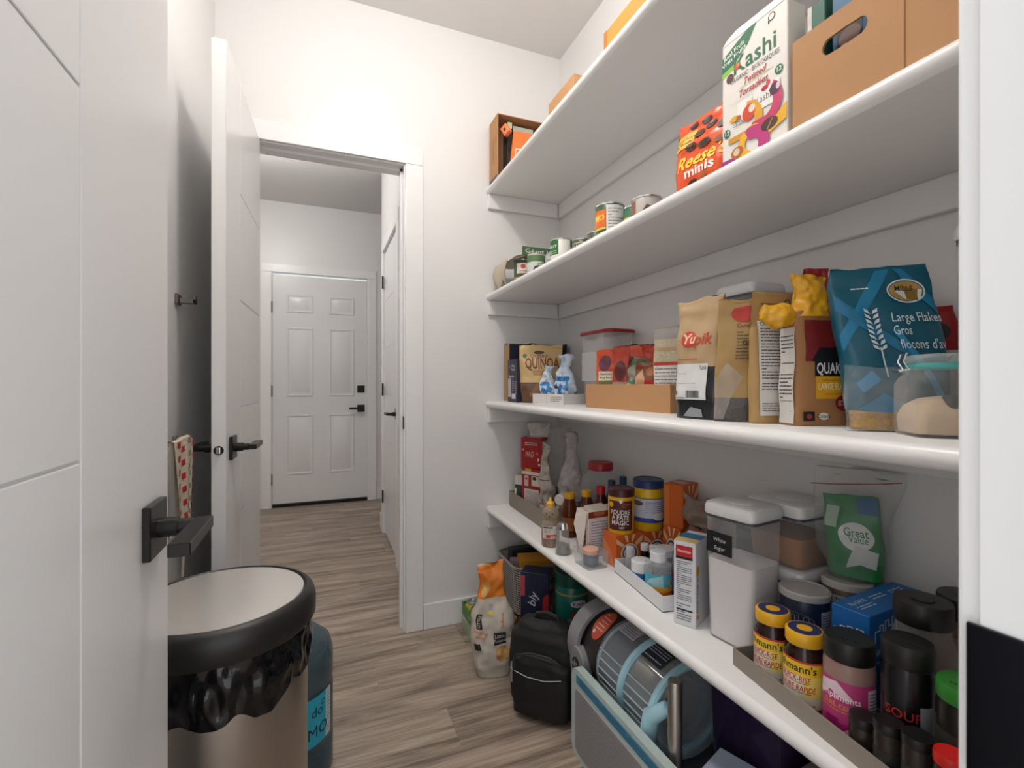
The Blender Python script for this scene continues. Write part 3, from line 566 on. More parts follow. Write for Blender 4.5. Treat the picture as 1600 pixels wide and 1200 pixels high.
# tub with red lid
def tub(name, label, cat, loc, rz, w_, d_, h, lidm, bodym, lidh=.018, rad=.03, taper=.9, fill=None, fillm=None, lip=.006):
    t = thing(name, label, cat, loc, rz)
    if fill: MB().loft([(rrect(w_ * taper - .008, d_ * taper - .008, rad), .004), (rrect(w_ * (taper + (1 - taper) * fill) - .008, d_ * (taper + (1 - taper) * fill) - .008, rad), h * fill)]).build('contents', fillm, t, 30)
    MB().loft([(rrect(w_ * taper - .006, d_ * taper - .006, rad), 0), (rrect(w_ * taper, d_ * taper, rad), .004), (rrect(w_, d_, rad), h - lidh)], True, False).build('tub_body', bodym, t, 40)
    MB().loft([(rrect(w_ + lip, d_ + lip, rad), h - lidh), (rrect(w_ + 2 * lip, d_ + 2 * lip, rad), h - lidh + .003), (rrect(w_ + 2 * lip, d_ + 2 * lip, rad), h - .004), (rrect(w_ + lip, d_ + lip, rad), h)]).build('lid', lidm, t, 30)
    return t
t = tub('storage_tub', 'tall translucent plastic tub with a dark red lid', 'storage tub', (1.015, 1.568, z), -88, .205, .125, .28, mat('#9c1622', .3), clear('#e9e7e4', .26, rough=.2), .012, .035, .9)
MB().rbox(-.122, -.100, -.02, .02, .255, .272, .003, 2).build('latch', mat('#5a5457', .4), t, 25)
MB().rbox(-.06, .06, -.0745, -.0725, .09, .20, .001, 1).build('window_panel', clear('#e8e6e4', .35), t, 20)
# kraft tray and its pouches
tray('cardboard_tray', 'plain kraft cardboard tray holding orange pouches', 'tray', (.925, 1.226, z), -87, .40, .155, .078, KRAFT)
zz = z + .0035
B = Bag(.085, .045, .19, wr=.004, ws=26, seed=21, wp=[(0, .9), (1, 1)])
pouch('snack_pouch', 'orange snack pouch with cream label at far end of kraft tray', 'food pouch', (.895, 1.375, zz), -58, B, mat('#d9552b', .35, bump=.1), (), [('E', .42, .76, .28, .14, '#6a3348'), ('R', .16, .46, .86, .62, '#e8dcc0'), ('T', .5, .57, .007, 'Haricots', INK, {'w': .5}), ('T', .5, .51, .007, 'Mung Beans', INK, {'w': .55}), ('R', .16, .34, .86, .46, '#77763c'), ('P', [(.6, .98), (.9, .98), (.9, .9)], '#b03a1c')])
B = Bag(.10, .045, .205, wr=.005, ws=26, seed=22)
pouch('snack_pouch', 'taller red-orange pouch behind the cream-labelled one in kraft tray', 'food pouch', (.952, 1.318, zz), -58, B, mat('#cf4a26', .35, bump=.1), (), [('E', .45, .72, .25, .1, '#7a2a24'), ('R', .1, .4, .9, .58, '#8b2a22'), ('R', .1, .2, .9, .4, '#b9aa9a')])
B = Bag(.055, .035, .195, wr=.004, ws=26, seed=23)
pouch('snack_pouch', 'narrow dark red pouch in the middle of kraft tray', 'food pouch', (.885, 1.285, zz), -55, B, mat('#b53a22', .35, bump=.1), (), [('E', .5, .6, .35, .16, '#5c1e18'), ('R', .08, .2, .92, .42, '#a89a98'), ('L', .15, .24, .85, .4, 3, '#5a4a48')])
B = Bag(.09, .045, .155, wr=.012, ws=30, seed=24, n=2.4, wp=[(0, .9), (.5, 1), (.8, .9), (1, .5)])
pouch('produce_bag', 'crumpled green and clear bag in kraft tray', 'plastic bag', (.915, 1.225, zz), -62, B, mat('#76866c', .3, bump=.3, bscale=50), (), [('E', .3, .72, .26, .15, '#9a9280'), ('P', [(.5, .85), (.7, .98), (.98, .9), (.95, .6), (.75, .72)], '#2f7038'), ('P', [(.05, .5), (.5, .6), (.9, .75), (.9, .65), (.4, .48)], '#5f8a6a'), ('R', .2, .2, .6, .46, '#8b7f93'), ('R', .02, .3, .16, .5, '#d9b92c')])
B = Bag(.065, .04, .14, wr=.005, ws=26, seed=25)
pouch('snack_pouch', 'brown pouch with pale point and red corner in kraft tray', 'food pouch', (.886, 1.155, zz), -60, B, mat('#7a3a22', .35, bump=.15), (), [('P', [(.02, .3), (.02, .65), (.35, .85), (.6, .55), (.55, .3)], '#c99a74'), ('R', .5, .45, .98, .62, '#c0201c'), ('E', .75, .8, .2, .1, '#a8612c')])
B = Bag(.09, .05, .235, wr=.005, ws=20, seed=26)
pouch('pasta_bag', 'clear bag of pale short pasta with white label in kraft tray', 'food bag', (.908, 1.085, zz), -64, B, [mat('#cdbf9f', .45, vary=.35, vscale=160, bump=.5, bscale=150), clear('#cfc7c0', .5)], (.86,), [('R', .05, .54, .95, .58, '#c8372a'), ('R', .05, .1, .95, .54, '#d8d3cd'), ('L', .1, .14, .9, .52, 9, '#77726d'), ('R', .05, .72, .95, .76, '#c8a07c')])
pouch('snack_pouch', 'red pouch top peeking above the back of kraft tray', 'food pouch', (.968, 1.225, zz), -87, Bag(.15, .025, .20, wr=.006, ws=26, seed=27), mat('#c23420', .35, bump=.15), (), [('R', .1, .5, .9, .7, '#d9552b')])
# paper bags
KB = mat('#b89972', .6, bump=.1, bscale=30, vary=.07)
B = Bag(.118, .07, .272, wr=.006, ws=17, seed=31, wp=[(0, .98), (.6, 1), (.92, 1), (1, 1.08)], dp=[(0, .9), (.2, 1), (.6, .8), (.88, .3), (1, .04)])
pouch('paper_bag', 'kraft stand-up bag with red round logo and white barcode label', 'food bag', (.803, .852, z), -82, B, [mat('#232629', .18, vary=.5, vscale=30, bump=.2), KB], (.43,), [
    ('E', .37, .66, .16, .068, '#c8402c'), ('T', .37, .66, .022, 'Yu', '#e8cfae', {'i': .2, 'b': .02}), ('T', .68, .655, .026, 'pik', '#c8402c', {'i': .2, 'b': .01}), ('L', .3, .565, .6, .575, 1, '#7c8a4a'), ('L', .15, .485, .6, .505, 1, '#c8402c'),
    ('R', .0, .16, .80, .455, '#dcdad8'), ('T', .70, .42, .01, 'Yupik', INK, {'w': .16}), ('L', .12, .37, .66, .378, 1, '#3a3838'), ('L', .1, .29, .6, .298, 1, '#3a3838'), ('B', .36, .175, .66, .235, INK), ('L', .08, .165, .33, .18, 1, '#3a3838'), ('E', .1, .215, .04, .02, '#77726d'),
    ('P', [(.3, .02), (.45, .1), (.7, .08), (.75, .02)], '#8f9296')])
B = Bag(.085, .03, .255, wr=.004, ws=16, seed=32, lean=(.012, 0))
pouch('paper_bag', 'kraft bag with clear lower half leaning between two taller kraft bags', 'food bag', (.802, .757, z), -42, B, [mat('#4a433c', .3, vary=.6, vscale=140, bump=.3, bscale=140), mat('#a9874f', .45, bump=.12)], (.2,), [('E', .6, .88, .3, .07, '#b53226'), ('T', .6, .78, .008, 'Cumin', '#7a2a1c'), ('L', .42, .5, .95, .74, 9, '#5f4a2c'), ('P', [(.0, .02), (.0, .34), (.25, .48), (.62, .36), (.35, .2), (.22, .02)], clear('#cfc6bc', .35, rough=.1)), ('T', .78, .64, .01, 'GRAM', '#3a2c1c')])
B = Bag(.102, .034, .262, wr=.005, ws=15, seed=33, lean=(.004, 0))
pouch('paper_bag', 'kraft bag turned to show its long white ingredients label', 'food bag', (.842, .700, z), -12, B, mat('#b08c58', .5, bump=.1, bscale=26, vary=.08), (), [
    ('E', .74, .89, .1, .055, '#3d3326'), ('E', .74, .89, .085, .045, '#b08c58'), ('E', .74, .885, .05, .03, '#3d3326'), ('L', .16, .84, .55, .92, 4, '#5b4a32'), ('R', .1, .06, .92, .78, '#d6d2cc'),
    ('T', .36, .755, .008, 'Chia Seeds', INK, {'w': .42}), ('L', .14, .33, .56, .73, 17, '#3c3a38'), ('L', .62, .33, .9, .76, 19, '#3c3a38'), ('L', .14, .25, .7, .31, 3, '#3c3a38'), ('L', .14, .09, .84, .16, 4, '#55524f')])
# pop lid containers
def popbox(name, label, cat, loc, rz, w_, d_, h, fill=None, fillm=None, tag_=None, lidm=WHITEP, group=None):
    t = thing(name, label, cat, loc, rz, group); lh = .034; r = .016; hb = h - lh
    def P(s, z_): return (rrect(w_ * s, d_ * s, r), z_)
    if fill: MB().loft([P(.86, .005), P(.90, hb * .3), P(.93, hb * fill)]).build('contents', fillm, t, 40)
    MB().loft([P(.86, 0), P(.9, .003), P(.97, hb - .004), P(.98, hb)], True, False).build('container_body', clear('#e9e9ea', .10, rough=.06, edge=.5), t, 40)
    MB().loft([P(.97, hb - .001), P(.97, hb + .008)]).build('gasket', mat('#4c4f55', .4), t, 30)
    L_ = MB().loft([P(1.0, hb + .006), P(1.03, hb + .009), P(1.03, h - .012), P(.98, h - .003), P(.90, h)]).build('lid', lidm, t, 35)
    MB().lathe([(.031, h - .001), (.031, h + .0008), (.027, h + .002), (.001, h + .0025)], 32).build('push_button', lidm, L_)
    if tag_:
        pr(t, Flat((-w_ * .47, -d_ * .487, 0), (w_ * .94, 0, 0), (0, 0, h), (0, -1, 0)), [('R', .06, .635, .62, .79, '#17171a'), ('T', .34, .735, .0085, tag_[0], '#d8d8dc', {'i': .2, 'b': 0}), ('T', .34, .675, .0085, tag_[1], '#d8d8dc', {'i': .2, 'b': 0})], base=.002)
    return t
popbox('pop_container', 'clear container with white push-button lid behind the kraft bags', 'container', (1.0, .895, z), -90, .115, .115, .325, .55, mat('#8f8578', .7))
# oats bag (paper, opened, yellow top)
B = Bag(.112, .055, .215, wr=.004, ws=14, seed=41, n=6, wp=[(0, 1), (.5, .97), (.8, .93), (1, .86)], dp=[(0, 1), (.6, .9), (1, .6)])
t = pouch('oat_bag', 'opened kraft oat bag with dark red panel and folded yellow top', 'food bag', (.876, .637, z), -16, B, mat('#a8764a', .6, bump=.08, vary=.06), (), [
    ('R', .16, .56, .98, .92, '#7a1c1e'), ('R', .32, .43, .98, .56, '#15161c'), ('P', [(.26, .56), (.4, .68), (.85, .68), (.98, .56)], '#16161c'), ('T', .66, .495, .020, 'QUAKER', '#e8e6e2', {'w': .62, 'b': .02}), ('R', .33, .235, .98, .43, '#e0a21c'), ('L', .45, .385, .9, .405, 1, '#a8741c'), ('T', .66, .34, .012, 'LARGE FLAKE', '#f2e2c0', {'w': .56}), ('L', .5, .27, .85, .285, 1, '#a8741c'), ('E', .85, .2, .16, .07, '#8b1a1c'), ('L', .74, .175, .96, .225, 3, '#e8d8cc'), ('R', .12, .045, .32, .125, '#1a181c'), ('E', .22, .085, .05, .022, '#a82a3c'), ('E', .48, .085, .09, .032, '#e6e2da'), ('T', .48, .085, .006, 'Canada', '#2c5a34')])
def side(u, v, off=0): return Vector((-.0560 * B.ip(B.wp, v) - off - .0005 + .002 * math.sin(v * 14), .024 - .048 * u, v * .215))
side.W = .048; side.H = .215; side.cv = True
pr(t, side, [('R', .1, .02, .95, .86, '#d2ccc6'), ('L', .18, .06, .9, .8, 22, '#4b4846'), ('R', .18, .6, .9, .62, INK)], base=.002)
YB_ = mat('#e0a31d', .35, bump=.25, bscale=40)
q = Bag(.07, .05, .08, wr=.010, ws=40, seed=43, n=2.4, wp=[(0, 1.15), (.35, .8), (1, 1.0)], dp=[(0, 1), (.5, .7), (1, .3)]); q_o = q.mesh('folded_top', YB_, t); q_o.location = (-.012, 0, .205)
q = Bag(.05, .035, .06, wr=.008, ws=40, seed=44, n=2.4, wp=[(0, .5), (.5, 1), (1, .6)], dp=[(0, .5), (.5, 1), (1, .4)]); q_o = q.mesh('torn_flap', YB_, t); q_o.location = (-.045, -.005, .2); q_o.rotation_euler = (0, R(-75), 0)
# teal oats bag
TL = mat('#155c72', .3, bump=.12, bscale=28); LT = '#2a8fc0'
B = Bag(.165, .062, .282, wr=.008, ws=14, seed=51, wp=[(0, .72), (.15, .92), (.6, 1), (.9, .98), (1, .9)], lean=(-.034, .0), dp=[(0, .85), (.2, 1), (.65, .8), (.92, .3), (1, .1)])
wheat = []
for k in range(8):
    for sd in (-1, 1):
        cx_, cy_ = .34 + sd * .035 - k * 0.001, .50 + k * .032; wheat.append(('P', [(cx_ - sd * .03, cy_ - .018), (cx_ + sd * .024, cy_ - .002), (cx_ + sd * .03, cy_ + .02), (cx_ - sd * .012, cy_ + .006)], '#d6e2e6'))
pouch('oat_bag', 'large teal bag of flaked oats with white wheat ear drawing', 'food bag', (.945, .530, z), -34, B, TL, (), [
    ('P', [(.02, .58), (.45, .98), (.6, .98), (.02, .48)], '#1d7da6'), ('P', [(.02, .74), (.5, .48), (.62, .44), (.6, .5), (.02, .84)], '#1b7298'), ('P', [(.5, .6), (.55, .62), (.92, .16), (.85, .14)], LT), ('P', [(.05, .12), (.3, .22), (.55, .14), (.3, .06)], LT), ('P', [(.55, .05), (.8, .16), (.95, .1), (.8, .03)], LT), ('P', [(.05, .28), (.2, .36), (.28, .3), (.1, .22)], LT), ('P', [(.72, .98), (.98, .8), (.98, .7), (.62, .98)], '#1d7da6'),
    ('E', .72, .85, .19, .075, '#dfe4e2'), ('E', .72, .85, .175, .066, '#155c72'), ('E', .72, .85, .165, .06, '#b8924a'), ('P', [(.6, .85), (.7, .8), (.85, .8), (.88, .86)], '#dfe4e2'), ('P', [(.7, .88), (.72, .8), (.82, .79), (.84, .86)], '#8a6a1c'), ('T', .70, .865, .009, 'MILLS', '#26343a'),
    ('L', .2, .86, .36, .885, 1, '#cfe0e6'), ('R', .335, .32, .35, .5, '#d6e2e6')] + wheat + [
    ('T', .74, .68, .016, 'Large Flakes', '#e0e8ea', {'w': .48, 'b': .0}), ('T', .58, .60, .016, 'Gros', '#e0e8ea', {'w': .16, 'b': .0}), ('T', .74, .515, .016, "flocons d'av", '#e0e8ea', {'w': .44, 'b': .0})])
# flour bags behind
def flour(label, x, y_, rz, h, sd, w_=.13):
    B = Bag(w_, .075, h, wr=.006, ws=20, seed=sd, n=4, wp=[(0, 1), (.8, .97), (1, .8)], dp=[(0, 1), (.7, .9), (.95, .4), (1, .2)])
    t = pouch('flour_bag', label, 'flour bag', (x, y_, z), rz, B, [mat('#d9d5d0', .55, bump=.08), mat('#a0181e', .45, bump=.15)], (.62,), [('P', [(.3, .9), (.5, .98), (.75, .96), (.6, .8)], '#241a1c'), ('E', .72, .78, .13, .07, '#241a1c'), ('P', [(.0, .62), (.15, .62), (.35, .3), (.2, .3)], '#a0181e'), ('T', .45, .5, .026, 'ROBIN', INK, {'w': .7, 'b': .03}), ('T', .5, .40, .011, 'FAST & EASY', INK, {'w': .6}), ('P', [(.62, .6), (.8, .54), (.95, .6), (.8, .5)], '#8a6a1c')])
    q = Bag(.05, .03, .05, wr=.006, ws=40, seed=sd + 1, n=2.5, dp=[(0, 1), (1, .4)]); o = q.mesh('folded_corner', mat('#a0181e', .45, bump=.15), t); o.location = (-w_ * .3, 0, h - .015); return t
flour('red-topped flour bag mostly hidden behind the teal oat bag', 1.03, .70, -30, .292, 61)
flour('red and white flour bag between the teal bag and clip-top jar', 1.052, .548, -60, .222, 63, .10)
# zip bag of oats
B = Bag(.085, .035, .105, wr=.012, ws=30, seed=71, n=2.6, dp=[(0, .8), (.3, 1), (.8, .4), (1, .1)])
t = pouch('zip_bag', 'small clear zip bag with a few oat flakes beside the glass jar', 'plastic bag', (.851, .514, z), -42, B, clear('#cfd4d8', .10, rough=.1, edge=.6, bump=.4))
Bag(.07, .026, .028, wr=.004, ws=50, seed=72, n=2.6, dp=[(0, 1), (1, .6)]).mesh('oat_flakes', mat('#b8925c', .8, vary=.35, vscale=220, bump=.8, bscale=200), t, nv=10).location = (0, 0, .003)
# glass clip top jar
t = thing('glass_jar', 'square clip-top glass jar of flour with a black scoop', 'jar', (.862, .428, z), -40)
JW = .094
def J(s, r, z_): return (rrect(JW * s, JW * s, r), z_)
MB().loft([J(.9, .016, .005), J(.93, .016, .02), J(.93, .016, .03), J(.8, .016, .045), J(.5, .012, .056), J(.1, .004, .06)]).build('flour', mat('#d3bda6', .9, bump=.3, bscale=80), t, 60)
MB().loft([J(.94, .018, 0), J(1, .018, .005), J(1, .018, .078), J(.96, .03, .088), J(.86, .036, .095), J(.84, .036, .108)], True, False).build('jar_body', clear('#e8e6e2', .08, '#f6f4f0', .04, .5), t, 60)
MB().loft([J(.84, .036, .100), J(.86, .036, .102), J(.86, .036, .108), J(.84, .036, .109)], False, False).build('seal_ring', mat('#4fa7a0', .4), t, 60)
MB().loft([J(.9, .038, .109), J(.92, .038, .112), J(.92, .038, .117), J(.84, .036, .121), J(.5, .022, .123)]).build('lid', clear('#dfe6e4', .2, rough=.05), t, 60)
wl = MB().tube([(-.043, -.012, .10), (-.056, -.012, .097), (-.056, .012, .097), (-.043, .012, .10)], .0016, 6).tube([(-.043, -.01, .1), (-.05, -.01, .112), (-.046, -.01, .124), (-.046, .01, .124), (-.05, .01, .112), (-.043, .01, .1)], .0016, 6)
wl.build('wire_clip', CHROME, t)
MB().tube([(.043, -.01, .096), (.052, -.01, .108), (.05, -.01, .122), (.05, .01, .122), (.052, .01, .108), (.043, .01, .096)], .0016, 6).build('wire_hinge', CHROME, t)
MB().tube([(.03, -.02, .082), (.02, -.018, .06), (.012, -.016, .045)], .003, 8).rbox(-.008, .026, -.040, -.014, .040, .062, .006, 2).build('scoop', mat('#4b4a4a', .35), t, 30)
popbox('pop_container', 'tall clear container with white lid half hidden by the near door jamb', 'container', (1.034, .417, z), -90, .112, .112, .345, .45, mat('#6f6a66', .7))

# ================================================================ LOWEST SHELF
z = SH[3]
tray('cardboard_tray', 'grey-brown cardboard tray at far end of the lowest shelf', 'tray', (.935, 1.888, z), -92, .40, .245, .070, GREYCARD)
RB = mat('#9a1a1f', .45)
carton('food_box', 'red and white baking box standing in the grey tray', 'box', (.872, 1.925, z + .0035), -62, .105, .045, .195, RB, front=[
    ('R', .0, .86, 1, .93, '#d9cfc4'), ('R', .18, .93, .5, 1, '#e0a81c'), ('R', .14, .6, .36, .84, '#d8b8b4'), ('R', .52, .62, .96, .84, '#d6cdb8'), ('R', .58, .75, .76, .82, '#3a3424'), ('R', .14, .06, .9, .54, '#d4cac2'), ('L', .18, .1, .86, .5, 11, '#8c7a74'), ('T', .25, .76, .012, 'M', '#9a1a1f')])
carton('food_box', 'upper red box with gold star print stacked on the baking box', 'box', (.872, 1.925, z + .200), -54, .105, .055, .135, RB, front=[
    ('L', .2, .74, .8, .86, 2, '#e8d8d0'), ('T', .42, .45, .026, 'MAGI', '#d8b8a0', {'w': .4, 'b': .0, 'i': .2}), ('E', .78, .5, .07, .05, '#d65a2c'), ('E', .84, .3, .04, .05, '#e6d8cc'), ('E', .12, .6, .04, .04, '#d8a08c'), ('E', .88, .14, .05, .04, '#d8c8c0')], right=[('R', .05, .1, .95, .9, '#cdc2b6')], top=[('R', .2, .2, .8, .8, '#c9c0b8')])
pouch('spice_sachet', 'slim dark green sachet tucked at far end of grey tray', 'sachet', (.838, 2.02, z + .0035), -62, Bag(.045, .02, .15, wr=.005, ws=30, seed=81), [mat('#2c3a34', .4), mat('#cfc8c0', .4)], (.72,), [('R', .05, .05, .4, .6, '#c9c4bc')])
t = pouch('paper_napkin', 'crumpled white paper resting on top of the stacked red box', 'paper', (.905, 1.945, z + .336), -50, Bag(.10, .05, .055, wr=.014, ws=34, seed=83, n=2.4, wp=[(0, .9), (1, 1.1)], dp=[(0, 1), (.5, .8), (1, .2)]), mat('#cbc5bf', .8))
# clear sacks
def sack(label, x, y_, rz, w_, d_, h, sd, body, band=()):
    B = Bag(w_, d_, h, wr=.015, ws=24, seed=sd, n=2.4, wp=[(0, .95), (.2, 1), (.45, .98), (.66, .62), (.78, .42), (.86, .45), (1, .55)], dp=[(0, .92), (.2, 1), (.45, .9), (.66, .55), (.78, .4), (.86, .35), (1, .15)])
    return pouch('plastic_sack', label, 'plastic bag', (x, y_, z + .0035), rz, B, body, (), band)
MESH = mat('#b3a9aa', .3, bump=.9, bscale=110, vary=.25, vscale=60)
sack('tall gathered netting bag of pale grey stuff behind the honey bottle', .968, 1.762, -35, .105, .08, .365, 91, MESH, [('R', .1, .22, .9, .235, '#4a4648')])
sack('narrower gathered netting bag leaning on the red boxes', .886, 1.835, -40, .065, .05, .315, 92, mat('#b3a89c', .35, bump=.9, bscale=110, vary=.3, vscale=40), [('R', .1, .5, .9, .51, '#4a4440')])
pouch('plastic_bag', 'loose clear plastic bag standing behind the netting bags', 'plastic bag', (.985, 1.90, z + .0035), -40, Bag(.10, .04, .37, wr=.014, ws=18, seed=93, n=2.6), clear('#d4d0cf', .16, rough=.1, edge=.5, bump=.5))
pouch('snack_pouch', 'small multicoloured wrapper slumped at near end of grey tray', 'food pouch', (.845, 1.735, z + .0035), -60, Bag(.07, .04, .10, wr=.009, ws=36, seed=94), mat('#8f948c', .3, bump=.4), (), [('P', [(.1, .1), (.3, .6), (.5, .5), (.4, .1)], '#5a7a4a'), ('P', [(.5, .6), (.8, .98), (.95, .9), (.7, .5)], '#c9a0a0'), ('R', .55, .1, .9, .4, '#b5a06a'), ('P', [(.1, .98), (.5, .7), (.4, .62), (.0, .85)], '#9a2a2a')])
# jar with red lid
t = thing('plastic_jar', 'big empty clear plastic jar with a red screw lid', 'jar', (1.010, 1.604, z), -60)
MB().lathe([(.066, 0), (.076, .006), (.078, .10), (.078, .17), (.070, .205), (.050, .228), (.044, .236), (.044, .246)], 36, cap1=False).build('jar_body', clear('#d8dadd', .12, rough=.06, edge=.55), t)
MB().lathe([(.046, .236), (.048, .238), (.048, .262), (.044, .267), (.001, .267)], 36).build('lid', mat('#a3161c', .35), t)
# bottles
AMB = clear('#6a2c0c', .62, '#d08030', .08, .85); DARK = mat('#1c1416', .15)
BT = 'bottles on the lowest shelf'
def tall(label, x, y_, r, h, body, capm, capr=.0125, prints=(), sh=.62):
    S = Round(r, h * .12, h * .5)
    return bottle('sauce_bottle', label, 'bottle', (x, y_, z), [(r * .92, 0), (r, .004), (r, h * sh), (r * .9, h * (sh + .08)), (capr * .95, h * .86), (capr * .9, h * .97)], body, (capr, h * .87, h), capm, prints, S, group=BT)
tall('dark glass bottle with blue cap, nearer of the two', .975, 1.475, .024, .222, mat('#1b2526', .12), mat('#23406a', .35), .0135, [('R', .1, .1, .9, .9, '#40484a')])
tall('dark glass bottle with blue cap close against the wall', 1.035, 1.49, .024, .228, mat('#1b2526', .12), mat('#23406a', .35), .0135, [('R', .1, .1, .9, .9, '#3a3c50')])
tall('dark red sauce bottle with a red cap', .925, 1.468, .026, .205, mat('#4a1212', .2), mat('#b3181c', .35), .016, [('R', .1, .1, .9, .9, '#7a2020')])
tall('amber syrup bottle with yellow flip cap behind the honey bear', .862, 1.585, .030, .163, AMB, mat('#d9a01c', .35), .019, [('R', .1, .1, .9, .9, '#8a4a1c')], .6)
tall('amber syrup bottle with square yellow cap before the clear jar', .908, 1.538, .030, .178, mat('#5a240c', .15), mat('#d9a01c', .35), .018, [('R', .1, .1, .9, .9, '#7a3a14')], .6)
t = thing('syrup_bottle', 'white and yellow topped squeeze bottle lying across the grey tray', 'bottle', (.825, 1.60, z + .105), -50, rot=(0, R(90), R(28)))
t.location = (.838, 1.625, z + .127)
MB().lathe([(.018, 0), (.022, .004), (.022, .05), (.013, .062)], 24).build('bottle_body', mat('#d6d2cc', .3), t); MB().lathe([(.016, .058), (.018, .06), (.018, .095), (.015, .098)], 24).build('cap', mat('#d9a01c', .35), t)
# honey bear
t = thing('honey_bottle', 'bear-shaped clear honey bottle with yellow cap', 'bottle', (.750, 1.518, z), -32)
HON = mat('#8a4a14', .15); CLR = clear('#cfc4b4', .3, '#f0e0c8', .08, .6)
MB().lathe([(.026, .002), (.0285, .006), (.030, .04), (.029, .055)], 24).build('honey', HON, t)
MB().lathe([(.027, 0), (.031, .004), (.033, .04), (.031, .07), (.027, .085), (.021, .092), (.026, .100), (.030, .112), (.028, .126), (.018, .136), (.011, .140)], 28).build('bear_body', CLR, t)
for sx in (-1, 1):
    MB().lathe([(.001, .126), (.006, .129), (.0075, .134), (.006, .139), (.001, .141)], 12, (sx * .025, 0)).build('ear', CLR, t)
    MB().lathe([(.001, .1155), (.0025, .1165), (.0025, .119), (.001, .120)], 8, (sx * .010, -.0285)).build('eye', mat(INK, .4), t)
MB().lathe([(.001, .105), (.003, .107), (.003, .110), (.001, .111)], 8, (0, -.0290)).build('nose', mat(INK, .4), t)
MB().lathe([(.014, .138), (.014, .150), (.011, .153), (.006, .158), (.004, .168), (.001, .169)], 20).build('cap', mat('#dda51c', .35), t)
pr(t, Round(.0332, .03, .078, -50, 50), [('R', .05, .05, .95, .95, '#d8cfc4'), ('R', .1, .8, .7, .9, INK), ('L', .15, .45, .85, .75, 4, '#8a5a4a'), ('R', .3, .1, .95, .35, '#b5322a'), ('B', .55, .12, .9, .25, '#f0ece6')])
# glass shaker
t = thing('glass_shaker', 'small clear glass shaker with silvery top beside the honey bear', 'shaker', (.752, 1.428, z), -40)
MB().lathe([(.022, .003), (.021, .03), (.004, .038)], 24).build('contents', mat('#7a766f', .6, vary=.4, vscale=80), t)
MB().lathe([(.025, 0), (.0265, .003), (.026, .008), (.022, .05), (.019, .085)], 28, cap1=False).build('shaker_body', clear('#d4d6d6', .18, rough=.05, edge=.6), t)
MB().lathe([(.0195, .083), (.0195, .094), (.015, .104), (.006, .108), (.001, .108)], 24).build('top', CHROME, t)
# white carton, opened
WC = mat('#d9cbc2', .6)
t = carton('food_carton', 'opened white and maroon carton beside the baking powder tin', 'box', (.872, 1.395, z), 4, .135, .07, .150, WC, front=[('R', .0, .86, .66, 1, '#7a2a22'), ('E', .33, .95, .18, .06, '#a8624a'), ('R', .05, .06, .62, .82, '#ddd6dc'), ('L', .08, .5, .58, .8, 5, '#8a7f88'), ('R', .05, .46, .62, .47, '#4b4650'), ('L', .08, .12, .58, .42, 6, '#9a90a0'), ('R', .68, .84, .98, .98, '#e0a02c'), ('R', .68, .5, .98, .82, '#b9b6cc'), ('L', .7, .1, .96, .48, 8, '#8a86a0')],
           left=[('R', .3, .02, .9, .98, '#efe6e0'), ('P', [(.35, .15), (.35, .85), (.8, .75), (.8, .2)], '#8a342a'), ('L', .42, .3, .75, .7, 7, '#e6d8d0')], top=[('L', .05, .1, .6, .5, 3, '#8a7a74'), ('R', .62, .2, .9, .5, '#6a5a58')])
MB().add([(-.0675, -.03, .15), (-.0675, .03, .15), (-.082, .028, .10), (-.088, -.028, .012), (-.0685, -.03, .15), (-.0685, .03, .15), (-.083, .028, .10), (-.089, -.028, .012)], [(0, 1, 2, 3), (7, 6, 5, 4)]).build('open_flap', WC, t, 0)
MB().add([(-.0675, -.0375, .1505), (.02, -.0375, .1505), (.01, .0, .166), (-.06, .0, .164), (-.0675, -.0365, .1505), (.02, -.0365, .1505), (.01, .001, .166), (-.06, .001, .164)], [(0, 1, 2, 3), (7, 6, 5, 4)]).build('open_flap', WC, t, 0)
# clear clamshell with small jar
t = thing('plastic_box', 'low clear plastic box at the shelf edge before the white carton', 'plastic box', (.788, 1.308, z), -88)
MB().loft([(rrect(.085, .072, .008), 0), (rrect(.092, .08, .008), .05)], True, False).build('box_body', clear('#c9ccd0', .22, rough=.06, edge=.5), t, 40)
can('spice_jar', 'tiny jar with peach lid inside the clear plastic box', 'jar', (.786, 1.305, z + .002), .024, .052, mat('#3f4a5c', .35), mat('#d8a890', .5), [('R', .1, .2, .9, .8, '#556070')], lidh=.016)
# orange boxes with tins on top
OB = mat('#d2601f', .5, vary=.05)
ah = lambda: [('E', .5, .42, .32, .30, '#e6d6c4'), ('E', .5, .42, .27, .25, '#3a3f7a'), ('E', .5, .42, .22, .2, '#e6d6c4'), ('E', .5, .40, .15, .14, '#b5302a'), ('P', [(.02, .75), (.02, .9), (.3, .7), (.25, .62)], '#eec39a'), ('P', [(.98, .75), (.98, .95), (.7, .72), (.75, .62)], '#eec39a'), ('P', [(.3, .98), (.42, .98), (.46, .76), (.4, .75)], '#eec39a'), ('P', [(.6, .98), (.72, .98), (.6, .75), (.56, .76)], '#eec39a')]
BSG = 'orange baking soda boxes'
carton('baking_soda_box', 'orange baking soda box directly under the maroon-lidded tin', 'box', (.893, 1.288, z), -90, .074, .100, .100, OB, front=[('P', [(.0, .0), (.0, .8), (.6, .5), (.9, .0)], '#dd8456')], right=ah(), group=BSG)
carton('baking_soda_box', 'orange baking soda box directly under the blue-lidded tin', 'box', (.996, 1.288, z), -90, .074, .100, .100, OB, right=ah(), group=BSG)
carton('baking_soda_box', 'orange baking soda box at the bottom of the pile by the wall', 'box', (1.045, 1.195, z), -80, .066, .088, .130, OB, front=ah(), right=ah(), group=BSG)
